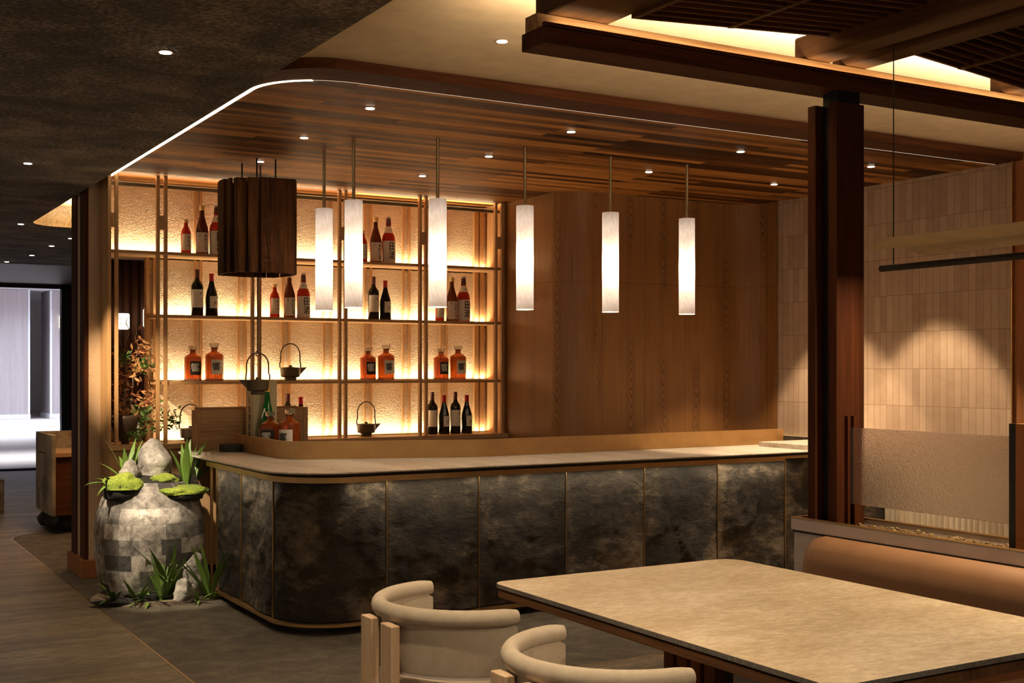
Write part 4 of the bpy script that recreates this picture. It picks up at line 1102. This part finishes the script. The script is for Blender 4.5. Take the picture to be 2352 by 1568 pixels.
# ================================================================== LINEAR LAMP
ll = empty('linear_pendant_lamp', (3.59, 2.4, 1.88), 0, 'slim black bar lamp with folded parchment shade hanging over the table on a wire', 'pendant lamp')
b = MB(); b.tube([(3.59, 1.2, 1.882), (3.59, 3.325, 1.882)], .0125, 10); b.build('black_bar', M['black_matte'], ll, world=True, smooth=True, autos=60)
b = MB()
q = {'a': (3.45, 3.175, 1.978), 'b': (3.59, 3.40, 1.958), 'c': (3.45, 1.2, 1.978), 'd': (3.59, 1.2, 1.958), 'e': (3.59, 3.20, 1.958), 'f': (3.70, 3.235, 1.934), 'g': (3.70, 1.2, 1.934)}
v = {k: b.bm.verts.new(p) for k, p in q.items()}
b.bm.faces.new([v['a'], v['c'], v['d'], v['e'], v['b']]); b.bm.faces.new([v['e'], v['d'], v['g'], v['f']])
b.build('folded_shade', M['shade_paper'], ll, world=True, solid=.003)
for yy in (3.262, 1.5):
    b = MB(); b.tube([(3.59, yy, 1.89), (3.59, yy, 2.75)], .0022, 6); b.build('wire', M['black'], ll, world=True)
area((3.59, 2.3, 1.868), .012, 1.9, 15, WARM2, (0, 0, 0), ll)

# ================================================================== STONE URN AND GARDEN
def urn_mat():
    m, nt, bs = newmat('stone_patchwork')
    tc = nd(nt, 'ShaderNodeTexCoord'); mp = nd(nt, 'ShaderNodeMapping'); lk(nt, tc.outputs['UV'], mp.inputs[0])
    b = nd(nt, 'ShaderNodeTexBrick'); lk(nt, mp.outputs[0], b.inputs['Vector']); b.offset = .37; b.offset_frequency = 2; b.squash = 1.6; b.squash_frequency = 2
    b.inputs['Scale'].default_value = 1; b.inputs['Brick Width'].default_value = .13; b.inputs['Row Height'].default_value = .10; b.inputs['Mortar Size'].default_value = .0006
    b.inputs['Color1'].default_value = (.06, .052, .045, 1); b.inputs['Color2'].default_value = (.62, .56, .49, 1); b.inputs['Mortar'].default_value = (.2, .18, .16, 1)
    v = coords(nt); n = noise_n(nt, v, 16, 10, .72, .2); n2 = noise_n(nt, v, 4, 5, .6, .2)
    c = mixc(nt, .75, b.outputs['Color'], ramp(nt, n, [(.40, (.16, .14, .12)), (.56, (1.0, .97, .92))]), 'MULTIPLY')
    c = mixc(nt, .5, c, ramp(nt, n2, [(.35, (.35, .3, .25)), (.6, (1, 1, 1))]), 'MULTIPLY')
    lk(nt, c, bs.inputs['Base Color']); bs.inputs['Roughness'].default_value = .75
    bump(nt, bs, n, .8, .012)
    return m
M['urn'] = urn_mat()
UX, UY = 2.045, 8.26
b = MB(); prof = [(.27, .0), (.30, .05), (.335, .16), (.352, .30), (.352, .42), (.340, .54), (.31, .64), (.275, .71), (.235, .755), (.20, .74), (.0, .72)]
SEG = 64; rows = []
for r, z in [prof[0]] + [((prof[i][0] + (prof[i + 1][0] - prof[i][0]) * k / 4), (prof[i][1] + (prof[i + 1][1] - prof[i][1]) * k / 4)) for i in range(len(prof) - 1) for k in range(1, 5)]:
    row = []
    for i in range(SEG):
        a = 2 * pi * i / SEG
        sq = 1 / (abs(cos(a - .35)) ** 3.2 + abs(sin(a - .35)) ** 3.2) ** (1 / 3.2)
        rr = r * (.90 + .10 * sq * 1.25 - .03)
        p = Vector((rr * cos(a), rr * sin(a), z)); d = noise.noise(p * 5) * .010 + noise.noise(p * 14) * .004
        row.append(b.bm.verts.new((UX + (rr + d) * cos(a), UY + (rr + d) * sin(a), z + noise.noise(p * 4 + Vector((3, 3, 3))) * .008 * (z > .1))))
    rows.append(row)
for k in range(len(rows) - 1):
    for i in range(SEG):
        j = (i + 1) % SEG
        f = b.bm.faces.new([rows[k][i], rows[k][j], rows[k + 1][j], rows[k + 1][i]])
        for lp, (ii, vv) in zip(f.loops, ((i, rows[k][i]), (i + 1, rows[k][j]), (i + 1, rows[k + 1][j]), (i, rows[k + 1][i]))): lp[b.uv].uv = (ii / SEG * 2.1, vv.co.z)
b.bm.faces.new(rows[0][::-1]); b.bm.faces.new(rows[-1])
o = b.build('stone_urn', M['urn'], smooth=True); tag(o, 'huge barrel shaped stone patchwork urn planted with moss, rocks and grass', 'urn')
def solo(b, name, m, label, cat, group=None, **k): return tag(b.build(name, m, **k), label, cat, group)
def moss_mound(cx_, cy_, cz, r, sx, sy, sz, lab, seed):
    t = empty('moss_mound', (cx_, cy_, cz), 0, lab, 'moss', 'moss mounds of the stone urn')
    b = MB(); b.blob((cx_, cy_, cz), r, sx, sy, sz, 4, .35, 3, seed, flat=-.1 * r); b.build('moss_cover', M['moss'], t, world=True, smooth=True)
    b = MB(); b.blob((cx_, cy_, cz - r * sz * .35), r * .93, sx, sy, sz * 1.0, 3, .2, 3, seed + 2); b.build('soil', M['soil'], t, world=True, smooth=True)
moss_mound(1.83, 8.11, .735, .13, 1.0, .9, .62, 'bright moss mound on the left shoulder of the stone urn', 2)
moss_mound(2.20, 8.02, .690, .13, 1.15, .8, .40, 'flat bright moss mound on the front right shoulder of the stone urn', 5)
moss_mound(2.10, 8.16, .755, .09, 1.1, .9, .5, 'small moss clump between the rocks on the stone urn', 9)
b = MB(); b.blob((UX + .01, UY, .74), .225, 1, 1, .22, 3, .3, 4, 3); solo(b, 'soil_bed', M['soil'], 'dark soil filling the top of the stone urn', 'soil', smooth=True)
def spire(b, x, y, z0, h, r, lean=(0, 0), seed=0, seg=14):
    rows = []
    for k in range(13):
        t = k / 12; rr = r * (1 - .10 * t if t < .6 else (.94 - (t - .6) * 1.3) * 1.0)
        if k == 12: rr = r * .18
        row = []
        for i in range(seg):
            a = 2 * pi * i / seg; p = Vector((cos(a), sin(a), t * 3 + seed))
            q = rr * (1 + .45 * noise.noise(p * 1.2 + Vector((seed, 0, 0))) + .14 * noise.noise(p * 3.7))
            row.append(b.bm.verts.new((x + lean[0] * t + q * cos(a), y + lean[1] * t + q * .8 * sin(a), z0 + h * t + .04 * h * noise.noise(p * 2))))
        rows.append(row)
    for A, B_ in zip(rows, rows[1:]):
        for i in range(seg): b.bm.faces.new([A[i], A[(i + 1) % seg], B_[(i + 1) % seg], B_[i]])
    b.bm.faces.new(rows[0][::-1]); b.bm.faces.new(rows[-1])
for x, y, z, h, r, ln, sd, lab in ((2.085, 8.28, .72, .31, .105, (-.02, 0), 3, 'tall pale rock rising in the middle of the stone urn'),
                                   (1.90, 8.20, .72, .18, .062, (.0, 0), 8, 'smaller pale rock at the left of the urn top'),
                                   (2.225, 7.90, .0, .30, .085, (.03, 0), 5, 'pale mossy rock standing on the floor before the urn'),
                                   (2.13, 7.83, .0, .155, .055, (.02, 0), 12, 'small pale rock leaning at the foot of the taller floor rock'),
                                   (2.31, 8.20, .66, .13, .06, (-.02, 0), 17, 'pale rock shard on the right rim of the urn')):
    b = MB(); spire(b, x, y, z, h, r, ln, sd); solo(b, 'garden_rock', M['grey_rock'], lab, 'rock', 'pale rocks of the urn garden', smooth=True, autos=50)
def tuft(x, y, z, n, L, seed, lab, az=(0, 360), wd=.034, up=(50, 85), bend=.7):
    random.seed(seed); b = MB(); L *= 1.25; wd *= 1.2; n = int(n * 1.35)
    for i in range(n):
        a = radians(random.uniform(*az)); l_ = L * random.uniform(.65, 1.1)
        b.leaf((x + .015 * cos(a), y + .015 * sin(a), z), (cos(a), sin(a), 0), radians(random.uniform(*up)), l_, wd * random.uniform(.8, 1.15), bend * random.uniform(.5, 1.3))
    solo(b, 'strap_leaf_plant', M['leafgreen'], lab, 'plant', 'strap leaved plants of the urn garden', smooth=True, normals=False)
tuft(1.905, 8.30, .74, 6, .27, 1, 'strap leaved plant standing behind the small rock on the urn', (20, 330), .036)
tuft(1.80, 8.20, .74, 4, .20, 2, 'low strap leaved plant spreading over the left rim of the urn', (120, 240), .026, (15, 50))
tuft(2.245, 8.12, .72, 8, .27, 3, 'dense strap leaved plant right of the tall rock on the urn', (0, 360), .040, (65, 95), .4)
tuft(2.33, 8.25, .72, 6, .24, 4, 'strap leaved plant leaning over the right rim of the urn', (-60, 60), .032, (50, 80))
tuft(1.76, 8.02, .01, 7, .22, 5, 'low strap leaved plant at the far left of the floor garden', (90, 330), .022, (25, 60))
tuft(1.88, 7.95, .01, 7, .20, 6, 'small strap leaved plant in the left part of the floor garden', (0, 360), .022, (25, 65))
tuft(2.02, 7.86, .01, 9, .29, 7, 'tall strap leaved plant in the middle of the floor garden', (0, 360), .034, (60, 92), .5)
tuft(2.11, 7.98, .01, 6, .33, 8, 'strap leaved plant rising left of the floor rock', (190, 350), .034, (60, 88), .5)
tuft(2.325, 7.84, .01, 9, .33, 9, 'strap leaved plant at the right of the floor rock', (100, 300), .036, (60, 92), .5)
tuft(1.95, 7.88, .01, 7, .15, 10, 'low sprouting plant beside the middle of the stone disc edge', (0, 360), .020, (20, 60))
tuft(2.24, 7.80, .01, 6, .12, 14, 'tiny plant in front of the floor rock', (180, 360), .018, (20, 60))
b = MB(); ret = []
for k in range(3):
    rr = .43 - k * .012; rows_ = [(UX + .03 + rr * (1 + .05 * noise.noise(Vector((cos(a) * 2, sin(a) * 2, k)))) * cos(a), 8.14 + rr * .86 * (1 + .05 * noise.noise(Vector((cos(a) * 3, sin(a) * 3, k + 4)))) * sin(a)) for a in [2 * pi * i / 48 for i in range(48)]]
    b.prism(rows_, .008 * k, .008 * k + .007)
solo(b, 'stone_disc', M['bark'], 'layered rough stone disc on the floor under the urn', 'stone base')
b = MB(); b.blob((2.37, 7.90, .02), .06, 1.2, 1, .5, 3, .4, 3, 4); solo(b, 'floor_moss', M['moss'], 'small moss clump on the floor at the right end of the garden', 'moss', smooth=True)
b = MB(); b.blob((2.0, 7.96, .02), .30, 1.2, .42, .10, 3, .4, 5, 4); solo(b, 'soil_bed', M['soil'], 'dark soil heap under the floor plants', 'soil', smooth=True)

# ================================================================== FLOWER ARRANGEMENT in the side opening
fa = empty('dried_flower_arrangement', (2.045, 8.98, .961), 0, 'dried flower and driftwood arrangement in a dark bowl in the side opening', 'flower arrangement')
def fb(b, n, m, **k): return b.build(n, m, fa, world=True, **k)
b = MB(); b.lathe([(.030, .961), (.028, .97), (.062, 1.02), (.095, 1.075), (.112, 1.14), (.112, 1.165), (.104, 1.165), (.06, 1.06), (0, 1.03)], (2.045, 8.98, 0), 28); fb(b, 'bowl', M['vase'], smooth=True)
b = MB(); random.seed(21)
def wig(p, q, n, amp, r0, r1):
    p, q = Vector(p), Vector(q); pts = []
    for i in range(n + 1):
        t = i / n; pts.append(p.lerp(q, t) + Vector((random.uniform(-1, 1), random.uniform(-.5, .5), random.uniform(-.4, .4))) * amp * (0 if i in (0, n) else 1))
    b.tube(pts, [r0 + (r1 - r0) * i / n for i in range(n + 1)], 7); return pts
wig((2.03, 8.98, 1.08), (2.045, 8.97, 1.60), 9, .014, .020, .006); wig((2.045, 8.97, 1.60), (2.06, 8.96, 1.86), 7, .018, .006, .002)
wig((2.05, 8.98, 1.1), (2.12, 8.97, 1.55), 8, .016, .012, .004); wig((2.12, 8.97, 1.55), (2.10, 8.96, 1.90), 8, .02, .003, .001)
wig((2.07, 8.97, 1.24), (2.17, 8.95, 1.10), 6, .010, .017, .010); wig((2.04, 8.97, 1.28), (2.10, 8.96, 1.27), 5, .01, .016, .012)
wig((2.06, 8.97, 1.5), (2.0, 8.96, 1.72), 5, .02, .004, .001); wig((2.1, 8.97, 1.4), (2.23, 8.95, 1.62), 6, .02, .004, .001)
fb(b, 'driftwood_branch', M['branch'], smooth=True)
def leaves(n, centers, m, name, ls, seed, droop=.3):
    random.seed(seed); b = MB()
    for i in range(n):
        c, s = random.choice(centers); p = Vector(c) + Vector((random.gauss(0, s[0]), random.gauss(0, .02), random.gauss(0, s[1])))
        a = random.uniform(0, 2 * pi); e = random.uniform(-.8, .9)
        d = Vector((cos(a) * cos(e), sin(a) * cos(e) * .6, sin(e))).normalized(); side = d.cross(Vector((random.uniform(-1, 1), -1, random.uniform(-1, 1)))).normalized()
        l_ = ls * random.uniform(.5, 1.3)
        v = [b.bm.verts.new(p), b.bm.verts.new(p + d * l_ * .5 + side * l_ * .17), b.bm.verts.new(p + d * l_), b.bm.verts.new(p + d * l_ * .5 - side * l_ * .17)]
        b.bm.faces.new(v)
    o = fb(b, name, m, normals=False); o['kind'] = 'stuff'; return o
leaves(330, [((2.16, 8.96, 1.62), (.035, .06)), ((2.02, 8.96, 1.48), (.03, .08)), ((2.00, 8.96, 1.25), (.022, .07)), ((2.12, 8.96, 1.50), (.035, .05)), ((2.05, 8.96, 1.15), (.05, .03)), ((2.21, 8.95, 1.27), (.035, .03))], M['dry'], 'dried_flowers', .052, 5)
M['rust'] = plain('rust_petal', (.22, .06, .025), .8)
leaves(170, [((2.06, 8.97, 1.17), (.05, .03)), ((2.16, 8.96, 1.58), (.03, .07)), ((2.03, 8.97, 1.35), (.03, .08)), ((2.15, 8.96, 1.20), (.04, .06))], M['rust'], 'rust_flowers', .044, 6)
leaves(420, [((2.12, 8.93, 1.10), (.06, .03)), ((2.20, 8.93, 1.19), (.05, .03)), ((2.33, 8.92, 1.12), (.05, .035)), ((2.02, 8.94, 1.58), (.03, .02)), ((2.17, 8.93, 1.52), (.03, .03)), ((2.09, 8.92, 1.03), (.04, .02))], M['leafdark'], 'green_leaves', .042, 7)
b = MB()
wig((2.12, 8.94, 1.14), (2.42, 8.90, 1.07), 8, .012, .003, .0012); wig((2.1, 8.93, 1.08), (2.18, 8.80, .82), 6, .008, .003, .0012)
fb(b, 'stem', M['branch'])

# ================================================================== HOST DESK (far left) and things beyond
hs = empty('host_desk', (2.0, 11.4, 0), 0, 'stone clad reception desk on a rough rock foot, far left behind the pillar', 'desk')
def hb_(b, n, m, **k): return b.build(n, m, hs, world=True, **k)
HX = 1.985
b = MB(); b.box(HX, HX + .035, 11.55, 12.35, .17, .90); hb_(b, 'end_slab', M['grey_stone'], bevel=.003)
b = MB(); b.box(HX, HX + 1.0, 12.35, 12.39, .17, .90); hb_(b, 'front_slab', M['grey_stone'], bevel=.003)
b = MB(); b.box(HX + .035, HX + 1.0, 11.57, 12.35, .70, .735); hb_(b, 'work_top', M['cab_wood'])
b = MB(); b.box(HX + .035, HX + 1.0, 11.60, 12.34, .17, .70); hb_(b, 'cupboard', M['dark_wood'])
b = MB(); b.blob((HX + .28, 11.95, .085), .21, 1.1, 1.2, .55, 3, .35, 3, 6); b.blob((HX + .14, 12.25, .09), .14, 1, 1, .75, 3, .3, 3, 9); hb_(b, 'rock_foot', M['rock'], smooth=True, autos=60)
b = MB(); b.tube([(1.93, 11.9, .74), (HX, 11.92, .72)], .006, 6); hb_(b, 'side_peg', M['kettle'])
b = MB(); b.box(1.74, 1.885, 13.7, 13.9, 0, .34); solo(b, 'stone_stool', M['grey_stone'], 'small stone block stool cut by the left picture edge', 'stool', bevel=.01)
# corridor outside the entrance
b = MB(); b.prism([(-14, 19.3), (24, 19.3), (24, 46), (-14, 46)], -.1, -.002); struct('floor_corridor', b, M['mall_floor'])
b = MB(); b.prism([(-14, 19.6), (24, 19.6), (24, 46), (-14, 46)], 3.85, 3.95); struct('ceiling_corridor', b, M['mall_white'])
b = MB(); b.box(-14, 24, 45.5, 45.8, 0, 3.85); struct('wall_corridor', b, M['mall_panel'])
for x0, x1, lab in ((6.60, 8.15, 'mauve panelled square column in the corridor outside the entrance'), (4.4, 6.0, 'second mauve column in the corridor, cut by the left picture edge')):
    t = empty('corridor_column', ((x0 + x1) / 2, 39.3, 0), 0, lab, 'column', 'mauve columns in the corridor')
    b = MB(); b.box(x0, x1, 38.6, 40.2, .12, 3.84); b.build('shaft', M['mall_panel'], t, world=True)
    b = MB(); b.box(x0 - .03, x1 + .03, 38.57, 40.23, 0, .14); b.build('base_board', M['mall_white'], t, world=True)
    b = MB(); b.box(x0 - .02, x0 + .04, 38.58, 38.6, .14, 3.84); b.box(x1 - .04, x1 + .02, 38.58, 38.6, .14, 3.84); b.build('corner_trim', M['mall_white'], t, world=True)
M['lens_far'] = emit('reflection_lantern_glow', (1, .93, .84), 1.0)  # glow for a lantern reflection in the entrance glass, built as a solid lantern
t = empty('lantern_reflection', (7.0, 38.5, 2.9), 0, 'added wire framed lantern on the mauve column, standing in for a lantern reflection', 'lantern')
b = MB(); b.lathe([(.15, -.19), (.18, -.17), (.18, .17), (.15, .19)], seg=24); b.build('shade', M['lens_far'], t, smooth=True, autos=50)
b = MB()
for k in range(6): a = pi / 3 * k + .3; b.box(.182 * cos(a) - .005, .182 * cos(a) + .005, .182 * sin(a) - .005, .182 * sin(a) + .005, -.18, .18)
for zz in (-.06, .06): b.tube([(.183 * cos(2 * pi * i / 24), .183 * sin(2 * pi * i / 24), zz) for i in range(25)], .006, 5)
b.build('wire_frame', M['rod'], t)
area((6, 33, 3.8), 14, 10, 1200, COOL, (0, 0, 0), None, 110)
area((3.4, 22.0, 3.8), 5, 2.2, 70, (.9, .93, 1.0), (0, 0, 0), None, 50)
